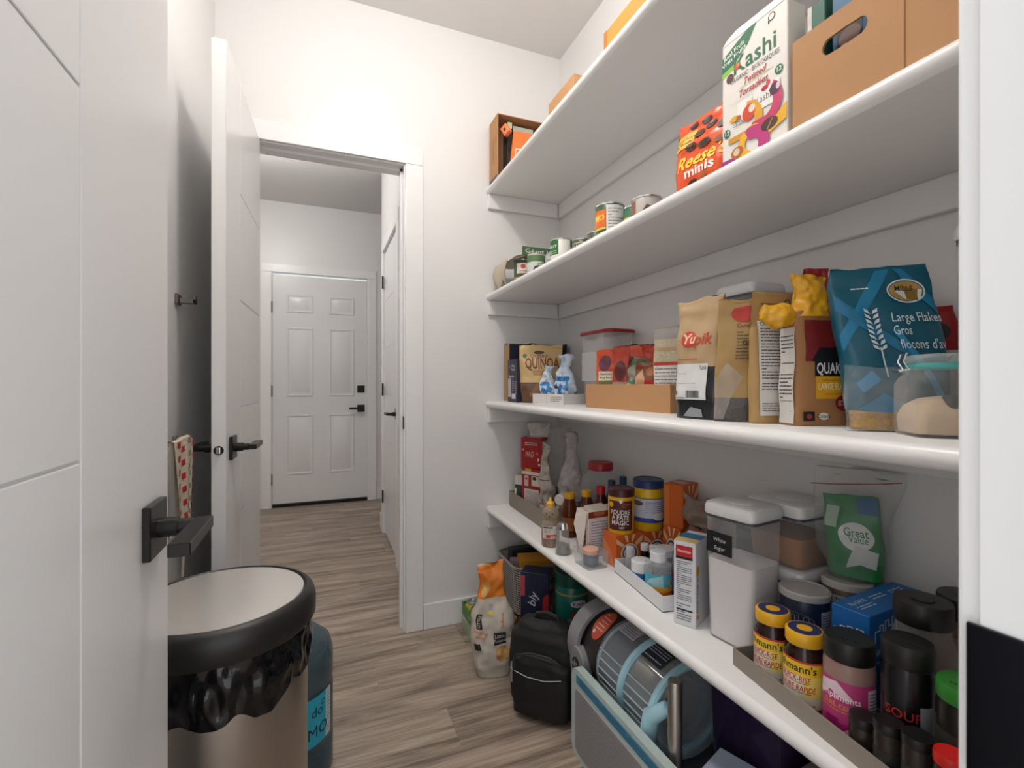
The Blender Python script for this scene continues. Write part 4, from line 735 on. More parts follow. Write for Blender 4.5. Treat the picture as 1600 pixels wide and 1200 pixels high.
carton('baking_soda_box', 'orange baking soda box on top of the pile by the wall', 'box', (1.045, 1.195, z + .1303), -72, .066, .088, .130, OB, front=[('R', .05, .0, .3, .95, '#dd7a36')], right=ah(), top=[('R', .2, .3, .8, .7, '#e2c3a8')], group=BSG)
t = can('baking_powder_tin', 'yellow tin with maroon lid and maroon label with white capitals', 'tin', (.887, 1.288, z + .1003), .041, .140, mat('#e2ad1c', .35), mat('#4a1a20', .35), [
    ('R', .08, .08, .92, .94, '#571c22'), ('E', .18, .82, .09, .08, '#e2ad1c'), ('P', [(.45, .95), (.5, .86), (.58, .9), (.55, .97)], '#e6e0d8'), ('L', .55, .74, .85, .86, 2, '#c87a2c'),
    ('T', .5, .60, .014, 'POUDRE', '#eae4da', {'w': .62}), ('T', .5, .45, .014, 'À PÂTE', '#eae4da', {'w': .56}), ('T', .5, .30, .014, 'MAGIC', '#eae4da', {'w': .56}), ('T', .55, .16, .006, 'NET', '#eae4da')], rz=-38, lidh=.024, pa=(-68, 68))
t = can('custard_tin', 'yellow tin with flat blue lid, larger one behind the maroon-lidded tin', 'tin', (.992, 1.288, z + .1003), .047, .160, mat('#e6b51a', .35), mat('#24386a', .4), [
    ('R', .0, .28, 1, .78, '#c9cfdc'), ('R', .0, .78, 1, .80, '#3a3424'), ('E', .25, .66, .16, .07, '#7a5a48'), ('L', .45, .42, .95, .72, 6, '#7a82a0'), ('R', 0, .18, 1, .30, '#2a4fa0'), ('E', .8, .34, .2, .1, '#e2e2e4')], rz=-40, lidh=.026)
bottle('spice_jar', 'open-topped small jar with white ring between the tins and blue-capped bottles', 'jar', (1.045, 1.425, z), [(.02, 0), (.024, .004), (.024, .18)], DARK, (.0255, .178, .19), mat('#c9c9cc', .35))
# brown bag heap
BRN = clear('#a8907c', .55, '#d8c8b8', .15, .8, .5)
B = Bag(.19, .09, .155, wr=.014, ws=20, seed=101, n=2.4, wp=[(0, .8), (.3, 1), (.7, .85), (1, .55)], dp=[(0, .9), (.3, 1), (.7, .8), (1, .3)])
t = pouch('plastic_bag', 'slumped brownish plastic bag behind the small white-capped bottles', 'plastic bag', (1.014, 1.062, z), -80, B, BRN); Bag(.165, .07, .12, wr=.008, ws=20, seed=102, n=2.4, dp=[(0, 1), (.6, .9), (1, .4)]).mesh('contents', mat('#9a7f68', .6, vary=.2, bump=.4), t, nv=14).location = (0, 0, .003)
pouch('plastic_bag', 'second brownish plastic bag bulging up against the wall', 'plastic bag', (1.035, 1.09, z + .157), -74, Bag(.13, .07, .075, wr=.011, ws=24, seed=104, n=2.4, wp=[(0, .7), (.4, 1), (1, .8)], dp=[(0, .8), (.4, 1), (1, .25)]), clear('#b8a294', .5, '#d8c8b8', .15, .8, .5))
# white tray with decorating bottles
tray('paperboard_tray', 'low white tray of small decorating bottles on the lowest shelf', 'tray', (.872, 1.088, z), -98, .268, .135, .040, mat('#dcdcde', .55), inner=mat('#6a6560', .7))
zt = z + .0035; DEC = 'decorating bottles in the white tray'
def deco(label, x, y_, r, h, body, capm, prints=(), caph=.02, capr=None, cl=None):
    cr = capr or r * .95; S = Round(r, .006, h - caph - .012)
    return bottle('decorating_bottle', label, 'bottle', (x, y_, zt), [(r * .95, 0), (r, .003), (r, h - caph - .008), (cr * .95, h - caph)], body, (cr, h - caph, h), capm, prints, S, rz=None, group=DEC)
WCAP = mat('#dfdfe0', .4)
deco('short blue jar with wide white cap at front of the white tray', .838, 1.118, .028, .070, mat('#1f6fae', .3), WCAP, [], .030, .0285)
deco('clear bottle with fish-shaped teal and orange print and white cap', .838, 1.045, .035, .118, clear('#d0d4d6', .3, rough=.08), mat('#e0e0e2', .4), [('R', .0, .0, 1, .22, '#d9601f'), ('R', 0, .2, 1, .36, '#e2a52a'), ('R', .1, .36, 1, .8, '#4aa6bb'), ('P', [(.15, .36), (.3, .62), (.6, .78), (.62, .36)], '#9fc6cc'), ('E', .85, .5, .12, .13, '#d8b43a'), ('E', .85, .5, .08, .09, '#4aa6bb')], .024, .022)
deco('slim black bottle with white cap, farther of the pair', .905, 1.192, .0125, .085, mat('#15151a', .25), WCAP, [('R', 0, .2, 1, .8, '#26262e')], .02)
deco('slim black bottle with white cap, nearer of the pair', .912, 1.160, .0125, .088, mat('#15151a', .25), WCAP, [('R', 0, .2, 1, .8, '#26262e')], .02)
deco('narrow clear tube bottle at far corner of the white tray', .848, 1.185, .0135, .085, clear('#d8d6d6', .4), clear('#e4e4e6', .5), [], .03, .012)
deco('grey bottle with broad white cap in the middle of the white tray', .905, 1.100, .029, .102, mat('#9a98a6', .4), mat('#d6d6d8', .4), [('L', .1, .3, .9, .9, 5, '#5a5a70')], .02, .029)
deco('clear bottle of pink and violet sugar with white cap', .893, 1.012, .029, .130, clear('#c9c6ce', .3), mat('#d2d0d0', .4), [('R', 0, .45, 1, .72, '#b52a86'), ('R', 0, .12, 1, .45, '#4a5aa8'), ('R', 0, 0, 1, .12, '#2a2030')], .024, .023)
# white/red thin box
carton('baking_box', 'tall narrow white box with red header and dense print', 'box', (.838, .918, z), -62, .052, .105, .198, mat('#d9d9dc', .55), front=[('R', .1, .82, .86, .95, '#c02228'), ('T', .48, .885, .007, 'Nutrition', '#f0e4e0', {'w': .6}), ('R', .1, .79, .86, .82, INK), ('L', .14, .3, .82, .77, 20, '#4a4a50'), ('R', .14, .18, .86, .2, INK), ('L', .14, .06, .8, .27, 7, '#4a4a50')],
       right=[('T', .12, .45, .008, 'POUR CRÈME BRÛLÉE', '#3a4a7a', {'rot': 90}), ('R', .02, .62, .22, .7, '#d09a2a'), ('R', .04, .1, .2, .14, '#d08a2a')], top=[('R', .0, .0, 1, .3, '#d8b87a'), ('R', 0, .3, 1, .7, '#2f6f9a'), ('R', 0, .9, 1, 1, '#8a1c22')])
SUG = mat('#e6e0de', .7, bump=.1, bscale=200)
popbox('pop_container', 'large clear container of white sugar with handwritten black label', 'container', (.872, .800, z), -82, .122, .112, .305, .66, SUG, ('White', 'Sugar'))
popbox('pop_container', 'lower clear container with white lid underneath the brown sugar one', 'container', (1.018, .797, z), -86, .14, .135, .158, .6, mat('#cfc8c4', .7))
popbox('pop_container', 'clear container of brown sugar stacked at the back near the wall', 'container', (1.018, .797, z + .161), -86, .14, .135, .142, .62, mat('#a06a34', .8, vary=.15, bump=.3))
pouch('spice_sachet', 'dark green printed packet standing against the wall between containers', 'sachet', (1.065, .935, z), -80, Bag(.11, .03, .262, wr=.003, seed=111), mat('#2c352c', .4), (), [('L', .1, .7, .9, .95, 5, '#8a947c'), ('R', .05, .6, .6, .68, '#4a5a44')])
# cocoa tins
t = can('cocoa_tin', 'navy cocoa tin with pale plastic lid', 'tin', (.924, .692, z), .045, .150, mat('#1d2742', .35), mat('#b5b0ac', .4), [('E', .42, .74, .28, .12, '#4f586c'), ('E', .42, .74, .26, .10, '#1d2742'), ('T', .42, .76, .014, 'BARTLO', '#7c8596', {'w': .42, 'b': 0}), ('T', .42, .52, .015, 'CHAPELURE', '#c9cdd4', {'w': .62, 'b': .0}), ('R', .78, .0, 1, .9, '#b9b8ba'), ('L', .8, .05, .98, .86, 20, '#4a4a50')], rz=-66, lidh=.014, lidr=.047)
can('cocoa_tin', 'grey-labelled tin with pale plastic lid, behind the navy tin', 'tin', (1.018, .668, z), .045, .165, mat('#5a4636', .35), mat('#b5b0ac', .4), [('R', .25, .0, .95, .95, '#a8a6a6'), ('T', .6, .9, .007, 'Nutrition Facts', INK, {'w': .55}), ('L', .3, .05, .92, .85, 24, '#45454a'), ('R', .0, .7, .25, .95, '#7a8a6a')], rz=-50, lidh=.014, lidr=.047)
# zip bag with green pack
t = thing('zip_bag', 'large clear zip bag holding a green pack, on the grey-labelled tin', 'plastic bag', (1.030, .672, z + .1655), -70)
Bag(.16, .07, .225, wr=.012, ws=15, seed=121, n=2.5, wp=[(0, .45), (.3, .8), (1, 1)], lean=(.01, .01)).mesh('bag_body', clear('#c9cdca', .12, rough=.08, edge=.5, bump=.5), t)
B = Bag(.098, .05, .165, wr=.006, ws=22, seed=122, lean=(-.01, .0)); B.mesh('green_pack', mat('#1e7a3a', .35, bump=.1), t).location = (.012, 0, .004)
gp = [o for o in t.children if o.name.startswith('green_pack')][0]
pr(gp, B, [('R', .62, .8, .98, .98, '#1e5a8a'), ('E', .62, .52, .30, .17, '#dcdedb'), ('T', .63, .565, .017, 'Great', '#1e7a3a', {'w': .42, 'b': .01}), ('T', .66, .485, .015, 'Value', '#1e7a3a', {'w': .34, 'b': .0}), ('P', [(.42, .12), (.6, .42), (.97, .36), (.95, .15), (.7, .2)], '#c9cdc9'), ('R', .06, .6, .3, .85, '#a8c0a8')], base=.003)
MB().tube([(-.07, -.004, .185), (-.02, -.006, .19), (.05, -.004, .20), (.088, .0, .208)], .0014, 6).build('zip_seal', mat('#a85a4a', .5), t)
# yeast jars in a tray
tray('cardboard_tray', 'grey-brown cardboard tray of yeast and spice jars at near end of lowest shelf', 'tray', (.7985, .517, z), -98, .425, .108, .034, GREYCARD)
zt = z + .0035
YG = 'yeast jars'
def yeast(label, x, y_):
    t = thing('yeast_jar', label, 'jar', (x, y_, zt), -74, YG)
    MB().lathe([(.029, 0), (.032, .004), (.0325, .085), (.031, .095), (.026, .104), (.026, .112)], 32).build('jar_body', mat('#2a130c', .12), t)
    L_ = MB().lathe([(.0295, .108), (.0305, .110), (.0305, .128), (.028, .131), (.001, .131)], 32).build('lid', mat('#e2a81a', .35), t)
    MB().lathe([(.026, .131), (.026, .1314), (.001, .1314)], 32).build('lid_print', mat('#232a5a', .4), L_)
    MB().lathe([(.0125, .1314), (.0125, .1318), (.001, .1318)], 24).build('lid_print', mat('#e2a81a', .4), L_)
    pr(t, Round(.0326, .006, .086, -75, 75), [('R', .0, .0, 1, 1, '#e6dcc8'), ('R', .0, .68, 1, 1, '#efc428'), ('R', .62, .25, 1, .7, '#f2dc6a'), ('R', 0, .96, 1, 1, '#c8302a'), ('T', .44, .83, .013, "schmann's", INK, {'w': .82, 'b': .012}), ('T', .44, .61, .010, 'QUICK-RISE', '#c8302a', {'w': .72, 'i': .15}), ('L', .2, .51, .7, .55, 1, INK), ('T', .46, .41, .010, 'LEVURE RAPIDE', '#c8302a', {'w': .74, 'i': .15}), ('L', .2, .31, .75, .35, 1, INK), ('P', [(.1, .0), (.1, .18), (.4, .26), (.62, .16), (.66, 0)], '#b8703c'), ('E', .3, .15, .12, .07, '#d89a5c'), ('E', .5, .1, .1, .06, '#d89a5c'), ('R', 0, 0, 1, .03, '#b3241c'), ('E', .8, .1, .03, .02, '#8a8a8a')])
    return t
yeast('farther of the two dark yeast jars with yellow lids', .810, .672)
yeast('nearer of the two dark yeast jars with yellow lids', .797, .597)
# blue salt box
def windsor(w_): return [('T', .5, .5, .016, 'windsor', '#d8e4ee', {'w': .78, 'b': .0}), ('P', [(.1, .72), (.1, .76), (.22, .76), (.22, .8), (.3, .8), (.3, .76), (.42, .76), (.42, .84), (.5, .84), (.5, .78), (.62, .78), (.62, .86), (.7, .86), (.7, .8), (.9, .8), (.9, .72)], '#1b6fb5')]
SB = '#d8e4ee'
crown = lambda u0, v0, s, k: [('R', u0 + a * s, v0 + b * k, u0 + c * s, v0 + d_ * k, SB) for a, b, c, d_ in ((0, .0, .04, .7), (0, .66, .2, .7), (.18, .66, .22, .85), (.18, .82, .32, .86), (.3, .6, .34, .86), (.3, .6, .42, .64), (.4, .6, .44, .95), (.4, .92, .56, .96), (.53, .7, .57, .96), (.53, .7, .68, .74), (.66, .7, .7, 1), (.66, .97, .86, 1), (.84, .3, .88, 1))]
carton('salt_box', 'bright blue salt box with white castle outline lettering', 'box', (.964, .570, z), 5, .205, .062, .172, mat('#1766b0', .4), front=[('T', .26, .62, .018, 'windsor', SB, {'w': .34, 'b': 0})] + crown(.08, .62, .38, .3) + [('L', .1, .5, .4, .53, 1, SB)],
       left=[('T', .5, .62, .011, 'windsor', SB, {'w': .8, 'b': 0}), ('R', .02, .0, .98, .4, '#c9ccd2'), ('L', .08, .05, .92, .36, 9, '#44506a'), ('L', .3, .46, .7, .5, 1, SB)] + crown(.08, .62, .9, .22), top=[('L', .08, .3, .32, .5, 2, SB), ('L', .4, .5, .62, .75, 2, SB), ('T', .2, .65, .008, 'SEL GROS', SB), ('L', .7, .5, .92, .7, 2, SB)])
# black-lidded jars
def bigjar(label, x, y_, r, h, fillm, fill, lidm=BLACKP):
    t = thing('spice_tub', label, 'jar', (x, y_, z), -40)
    MB().lathe([(r * .93, .004), (r * .95, h * fill)], 28).build('contents', fillm, t)
    MB().lathe([(r * .96, 0), (r, .004), (r, h * .6), (r * .97, h * .7), (r * .82, h * .78), (r * .82, h * .84)], 32, cap1=False).build('jar_body', clear('#a8a09a', .25, rough=.08, edge=.6), t)
    L_ = MB().lathe([(r * .86, h * .84), (r * .88, h * .85), (r * .88, h - .003), (r * .85, h), (.001, h)], 32).build('lid', lidm, t)
    MB().lathe([(r * .35, h), (r * .35, h + .0015), (.001, h + .0015)], 24).build('lid_boss', lidm, L_)
    return t
bigjar('wide clear spice tub with black lid in front of the blue salt box', .898, .470, .044, .222, mat('#6a4a34', .8, vary=.3), .45)
bigjar('wide reddish spice tub with black lid at the wall by the door jamb', 1.008, .462, .047, .212, mat('#8a5238', .8, vary=.2), .72)
def shaker(name, label, x, y_, r, h, body, prints=(), lidm=BLACKP, lidh=.03, zz=None, rz=None, group=None):
    t = thing(name, label, 'jar', (x, y_, zt if zz is None else zz), face((x, y_), -10) if rz is None else rz, group)
    MB().lathe([(r * .95, 0), (r, .004), (r, h - lidh - .012), (r * .93, h - lidh)], 32).build('jar_body', body, t)
    L_ = MB().lathe([(r * .98, h - lidh - .002), (r * 1.0, h - lidh), (r * 1.0, h - .004), (r * .95, h), (.001, h)], 32).build('lid', lidm, t)
    if r > .03:
        for k in range(7): MB().box(-r * .5 + k * r * .15, -r * .5 + k * r * .15 + .003, -r * .45, -r * .38, h, h + .0006).build('shaker_slot', mat('#050505', .6), L_, 0)
    pr(t, Round(r, .006, h - lidh - .016, -80, 80), prints); return t
shaker('spice_jar', 'spice jar with black shaker lid and magenta label', .800, .522, .036, .152, mat('#9a7a70', .25), [('R', .0, .0, 1, .86, '#b83a74'), ('R', .0, .0, 1, .2, '#a01a62'), ('P', [(.05, .55), (.12, .78), (.4, .84), (.62, .62), (.56, .58), (.38, .74), (.16, .66), (.1, .5)], '#e6c9d2'), ('T', .42, .60, .010, 'ompliments', '#f2e2e8', {'w': .6}), ('T', .45, .48, .007, 'Sel rose', '#e08a4a', {'w': .5}), ('L', .15, .36, .75, .46, 2, '#e08a4a'), ('R', .22, .14, .42, .26, '#8a1052'), ('R', .82, .1, 1, .8, '#d8c4c8'), ('L', .84, .14, .98, .76, 12, '#5a4a50'), ('P', [(.45, .05), (.6, .2), (.72, .24), (.62, .05)], '#d8a0b8')])
shaker('spice_jar', 'black spice jar with red lettering and black lid next to the magenta jar', .804, .440, .032, .186, mat('#141316', .25), [('T', .5, .62, .013, 'SOUP', '#a8201c', {'w': .5}), ('R', .72, .45, .95, .75, '#8a8a8e'), ('L', .2, .2, .6, .4, 3, '#8a8a8e')])
shaker('spice_jar', 'dark spice jar with bright green lid by the door jamb', .800, .366, .034, .165, mat('#1a1715', .25), [('R', .1, .3, .9, .8, '#2a2a24')], mat('#2c7a26', .35), .02)
SJ = 'small spice jars at near end of the lowest shelf'
for lb, x, y_, h, lm in (('small spice jar with black lid, in the middle of the three black-lidded ones', .755, .437, .082, BLACKP), ('small spice jar with black lid, right next to the red-lidded one', .750, .398, .09, BLACKP), ('shortest small spice jar with black lid, before the magenta jar', .764, .477, .062, BLACKP), ('small spice jar with a bright red lid', .744, .358, .095, mat('#c8201c', .35))):
    shaker('spice_jar', lb, x, y_, .0185, h, mat('#2e2620', .25), [('R', .1, .1, .9, .8, '#242120')], lm, .012, group=SJ)

# ================================================================ FLOOR UNDER THE SHELVES
GC = mat('#4f8a34', .5)
t = tray('can_flat', 'green and white cardboard flat of drink cans against the wall', 'tray', (.80, 1.935, 0), -90, .28, .43, .112, GC, inner=mat('#7a6a58', .8))
pr(t, Flat((-.14, -.215, 0), (.28, 0, 0), (0, 0, .112), (0, -1, 0)), [('R', .0, .0, 1, .55, '#cfc8bc'), ('P', [(.0, .0), (.0, .35), (.5, .6), (1, .3), (1, 0)], '#a8b89a'), ('T', .4, .78, .012, 'lime', '#e6e8d0')])
GOLD = mat('#b07a24', .25, .6)
def drink(label, x, y_, body, prints=()):
    t = thing('drink_can', label, 'can', (x, y_, .0035), -30, 'drink cans in the green flat')
    MB().lathe([(.024, 0), (.033, .010), (.033, .105), (.027, .117)], 28).build('can_body', body, t)
    L_ = MB().lathe([(.0275, .116), (.0275, .120), (.026, .121), (.0245, .118), (.001, .118)], 28).build('can_top', mat('#b9b9b6', .25, .9), t)
    MB().rbox(-.006, .006, -.012, .008, .118, .1192, .0005, 1).build('pull_tab', mat('#c9c9c6', .25, .9), L_, 20); pr(t, Round(.033, .012, .104), prints)
k = 0
for x, y_, body, lb in ((.622, 2.034, mat('#c9c04a', .3), 'yellow-green drink can in far left corner of the flat'), (.692, 2.034, mat('#7a9a3c', .3), 'green drink can second along far side of the flat'), (.762, 2.034, mat('#7a9a3c', .3), 'green drink can third along far side of the flat'),
                     (.622, 1.966, mat('#5a7a34', .3), 'green drink can at left edge of the flat behind the potato bag'), (.692, 1.966, mat('#c9c04a', .3), 'yellow-green drink can amid the flat'), (.762, 1.966, mat('#5a7a34', .3), 'green drink can below the wire basket edge'), (.692, 1.898, GOLD, 'gold drink can second row of the flat'), (.762, 1.898, GOLD, 'gold drink can just under the wire basket'), (.722, 1.833, GOLD, 'gold drink can at near edge of flat, nearest the potato bag'), (.793, 1.833, GOLD, 'gold drink can at near edge of flat, beside the navy box')):
    drink(lb, x, y_, body, [('R', 0, .3, 1, .5, '#d8a83a')] if body is GOLD else [])
for x, y_, lb in ((.88, 1.86, 'green drink can under near side of the wire basket'), (.88, 2.0, 'green drink can under far side of the wire basket')): drink(lb, x, y_, GC)
# wire basket
t = thing('wire_basket', 'silver wire mesh basket of packets standing on the green flat', 'basket', (.868, 1.935, .1255), -90)
def bsec(s, zz): return rrect(.26 * s, .25 * s, .05, 6, 0, 0), zz
WIRE = mat('#b8b4ae', .3, .85)
for kz in range(20):
    zz = .004 + kz * .0098; s = .9 + .1 * zz / .2; p = [(x, y_, zz) for x, y_ in bsec(s, zz)[0]]; p.append(p[0])
    MB().tube(p, .0018, 5, False).build('wire', WIRE, t)
p = [(x, y_, .2) for x, y_ in bsec(1.01, 0)[0]]; p.append(p[0]); MB().tube(p, .005, 8, False).build('rim', WIRE, t)
n_ = len(bsec(1, 0)[0]); mb = MB()
pa, pb = bsec(.9, 0)[0], bsec(1, 0)[0]
for j in range(0, n_): mb.tube([(pa[j][0], pa[j][1], .003), (pb[j][0], pb[j][1], .2)], .0015, 5)
for e in range(9):
    for (ax, ay), (bx, by) in (((-.1, -.1 + e * .025), (.1, -.1 + e * .025)), ): mb.tube([(ax, ay, .003), (bx, by, .003)], .0015, 5)
mb.build('upright_wires', WIRE, t)
MB().loft([(rrect(.225, .215, .045), .004), (rrect(.25, .24, .048), .19)], True, False).build('mesh_liner', clear('#9a958e', .45, rough=.4, edge=.7), t, 40)
zb = .131
carton('snack_box', 'yellow cardboard snack box on top in the wire basket', 'box', (.865, 1.895, zb + .145), 0, .145, .10, .062, mat('#d9941c', .5), front=[('E', .3, .5, .12, .2, '#a8641c'), ('L', .5, .3, .9, .6, 2, '#8a5a14')], left=[('R', 0, 0, 1, 1, '#d8a628')], rot=(0, 0, R(-14)))
carton('snack_box', 'dark navy box at the back of the wire basket', 'box', (.885, 2.01, zb), 0, .19, .05, .215, mat('#23262c', .5), front=[('L', .3, .8, .8, .9, 2, '#3a4470')])
carton('snack_box', 'dusty pink small box at left of the wire basket', 'box', (.785, 1.93, zb + .13), 0, .05, .045, .065, mat('#8f7a7a', .5), front=[('L', .1, .2, .9, .8, 4, '#6a5656')], rot=(0, 0, R(-20)))
pouch('snack_pouch', 'shiny brown and red wrapped sweets at the front of the wire basket', 'food pouch', (.80, 1.862, zb), -20, Bag(.08, .07, .165, wr=.012, ws=40, seed=131, n=2.4, dp=[(0, .9), (.6, 1), (1, .5)]), mat('#7a4a3a', .3, bump=.5, vary=.4), (), [('P', [(.5, .7), (.8, .9), (.95, .7), (.7, .6)], '#a82a1c'), ('P', [(.1, .8), (.3, .95), (.4, .8)], '#c9b0a8')])
for q, (x, y_) in enumerate(((.885, 1.90), (.885, 1.94))):
    carton('snack_box', ['brown box supporting the yellow box in the wire basket', 'grey box beneath the yellow box in the wire basket'][q], 'box', (x, y_ - .005, zb), 0, .12, .034, .143, mat(['#5a4638', '#6a6662'][q], .6))
carton('snack_box', 'short brown box under the pink box in the wire basket', 'box', (.785, 1.93, zb), 0, .04, .04, .129, mat('#4a3a34', .6))
# potato bag
B = Bag(.168, .105, .405, wr=.013, ws=19, seed=141, n=3.2, wp=[(0, .70), (.12, .90), (.3, 1), (.52, .95), (.68, .66), (.78, .56), (.9, .58), (1, .60)], dp=[(0, .75), (.15, 1), (.45, .95), (.7, .45), (.85, .35), (1, .12)], lean=(-.006, .03))
PAP = mat('#c3b9ac', .7, bump=.3, bscale=22, vary=.12, vscale=14)
pouch('potato_bag', 'crumpled beige potato sack with an orange gathered top', 'food bag', (.602, 1.705, 0), -14, B, [PAP, mat('#d9781a', .5, bump=.3, bscale=26)], (.69,), [
    ('E', .66, .235, .17, .065, '#b88a52'), ('E', .64, .25, .1, .035, '#d0a468'), ('R', .50, .315, .78, .42, '#231c18'), ('T', .64, .385, .013, 'Little', '#cfc6ba', {'b': 0}), ('T', .64, .345, .013, 'Potato', '#cfc6ba', {'b': 0}), ('R', .1, .45, .24, .57, '#231c18'), ('T', .17, .51, .01, 'LITTLE', '#cfc6ba', {'rot': 80}), ('R', .06, .27, .2, .33, '#231c18'), ('T', .2, .42, .012, 'Something', '#d07a3a', {'rot': -12, 'w': .34}), ('T', .2, .385, .012, 'Good', '#d07a3a', {'rot': -12}), ('T', .72, .52, .012, 'Yellow', '#d07a1c', {'rot': 80}), ('R', .36, .56, .5, .6, '#e0c04a'), ('R', .36, .6, .5, .65, '#a8a8b0'), ('E', .3, .79, .14, .055, '#c9964e'), ('E', .22, .75, .1, .04, '#d8b070')])
# navy box
carton('food_box', 'navy blue box with white script and red stripe behind the backpack', 'box', (.78, 1.70, 0), -38, .11, .075, .362, mat('#191d3a', .45), front=[('T', .45, .72, .032, 'bly', '#d4d4dc', {'rot': 76, 'i': .2, 'b': 0}), ('R', .0, .75, .16, .97, '#b04040'), ('P', [(.75, .3), (.8, .75), (1, .8), (1, .3)], '#a8242c')], right=[('E', .5, .93, .2, .03, '#4a8a9c'), ('T', .45, .84, .022, 'Xby', '#d4d4dc', {'rot': -25, 'b': 0}), ('P', [(.1, .65), (.3, .74), (.8, .72), (.7, .2), (.5, .2)], '#b5303a'), ('R', .6, .1, .98, .6, '#b3b1b4'), ('T', .45, .62, .012, 'B', '#e6dcdc')])
# green tub on a dark box
carton('storage_box', 'dark cardboard box under the green peanut butter tub', 'box', (.88, 1.60, 0), -90, .11, .11, .140, mat('#1d1b1a', .7), front=[('L', .1, .4, .8, .6, 2, '#4a4642')])
t = can('peanut_butter_tub', 'tall green plastic tub with tan bands and green lid', 'tub', (.88, 1.60, .1405), .062, .242, mat('#12655a', .3), mat('#0d4a3c', .35), [
    ('R', 0, .86, 1, .90, '#a08a4a'), ('R', 0, .06, 1, .14, '#b07a34'), ('R', .55, .3, 1, .6, '#6a4422'), ('E', .70, .72, .16, .07, '#e2dcd8'), ('T', .70, .72, .013, 'Kraft', '#1f3f8c', {'w': .22}), ('E', .45, .30, .12, .07, '#c03040'), ('L', .36, .27, .54, .33, 2, '#f0dcd8'), ('T', .1, .5, .012, 'peanut', '#6fb0a0', {'rot': 90, 'b': 0})], rz=-40, lidh=.045, lidr=.064)
# backpack
BK = mat('#131212', .72, bump=.35, bscale=70, name='black_nylon'); BK2 = mat('#0f0f10', .6, bump=.2, bscale=90)
t = thing('backpack', 'black nylon backpack standing on the floor beside the potato sack', 'backpack', (.712, 1.462, 0), -45)
B = Bag(.255, .15, .285, wr=.006, ws=12, seed=151, n=3.0, wp=[(0, .86), (.12, .98), (.5, 1), (.78, .95), (.92, .74), (1, .38)], dp=[(0, .85), (.15, 1), (.5, .98), (.8, .8), (.93, .6), (1, .3)], lean=(-.012, .02))
B.mesh('main_compartment', BK, t)
P = Bag(.205, .05, .185, wr=.005, ws=16, seed=152, n=3, wp=[(0, .9), (.5, 1), (.85, .92), (1, .6)], dp=[(0, .9), (.5, 1), (.85, .8), (1, .4)]); o = P.mesh('front_pocket', BK2, t); o.location = (.004, -.083, .02)
mb = MB(); mb.tube([(-.088, -.096, .175), (-.072, -.100, .205), (-.02, -.103, .222), (.04, -.102, .220), (.078, -.098, .200), (.09, -.093, .17)], .0035, 6).build('zipper', mat('#2c2b2a', .5), t)
MB().tube([(-.075, -.113, .16), (-.03, -.118, .152), (.03, -.118, .152), (.082, -.112, .162)], .0014, 6).build('piping', mat('#b5b5b5', .4), t)
MB().rbox(-.088, -.078, -.122, -.117, .125, .172, .002, 2).tube([(-.083, -.118, .17), (-.083, -.116, .19)], .003, 6).build('zipper_pull', mat('#a8a6a2', .3, .8), t, 25)
MB().tube([(-.05, .012, .272), (-.04, .01, .297), (-.005, .008, .306), (.03, .01, .297), (.04, .012, .272)], .008, 8).build('carry_handle', BK2, t)
for sx in (-1, 1): MB().tube([(sx * .06, .06, .265), (sx * .07, .10, .22), (sx * .08, .11, .14), (sx * .085, .085, .04)], .012, 8).build('shoulder_strap', BK2, t)
# upright perforated tray
t = thing('perforated_tray', 'upright grey perforated tray with pale aqua rim and blue strip', 'tray', (.702, 1.005, 0), -90)
AQ = mat('#b4c4c0', .4); mb = MB()
Wt, Ht = .50, .256
mb.rings([[(x, -.012, zz) for x, zz in [(px, pz + Ht / 2) for px, pz in rrect(Wt, Ht, .03)]], [(x, .012, zz + Ht / 2) for x, zz in rrect(Wt, Ht, .03)]]).build('rim_frame', AQ, t, 30)
MB().rings([[(x, -.0121, zz + Ht / 2 - .016) for x, zz in rrect(Wt - .05, Ht - .07, .02)], [(x, -.016, zz + Ht / 2 - .016) for x, zz in rrect(Wt - .054, Ht - .074, .02)]]).build('grey_panel', mat('#8d8b8c', .45), t, 30)
MB().rbox(-Wt / 2 + .03, Wt / 2 - .03, -.0135, -.0119, Ht - .040, Ht - .014, .0005, 1).build('blue_strip', mat('#3f86a8', .4), t, 20)
pr(t, Flat((-Wt / 2 + .03, -.0135, Ht - .04), (Wt - .06, 0, 0), (0, 0, .026), (0, -1, 0)), [('L', .04, .1, .96, .9, 4, '#1c4a66')])
mb = MB()
for i in range(46):
    for j in range(19):
        x = -.20 + i * .0088 + (j % 2) * .0044; zz = .035 + j * .0085
        mb.add([(x - .0024, -.0163, zz), (x, -.0163, zz - .0016), (x + .0024, -.0163, zz), (x, -.0163, zz + .0016)], [(0, 1, 2, 3)])
o = mb.build('perforations', mat('#6a686a', .5), t, 0); o['kind'] = 'stuff'
# carpet cleaner (canister lying along the shelf)
t = thing('carpet_cleaner', 'portable carpet cleaner with clear tank, grey handle loop and pale blue trim', 'carpet cleaner', (.865, 1.13, 0), -90)
GR = mat('#8f8d90', .4); LB = mat('#a6cfdc', .35); ax = .262; r_ = .115
def cyl(x0, x1, r0, r1=None, n=36, dz=0, cap=True): return MB().rings([[(x, rr * math.sin(2 * math.pi * k / n), ax + dz + rr * math.cos(2 * math.pi * k / n)) for k in range(n)] for x, rr in ((x0, r0), (x1, r1 or r0))], cap, cap)
MB().rbox(-.20, .20, -.105, .10, .004, .12, .02, 3).build('base', mat('#4a4d55', .4), t, 25)
MB().rings([[(x, rr * math.sin(2 * math.pi * k / 36), ax + rr * math.cos(2 * math.pi * k / 36)) for k in range(36)] for x, rr in ((-.205, .05), (-.20, .085), (-.18, .108), (-.15, .116), (-.085, .118))]).build('motor_housing', mat('#27211f', .3), t)
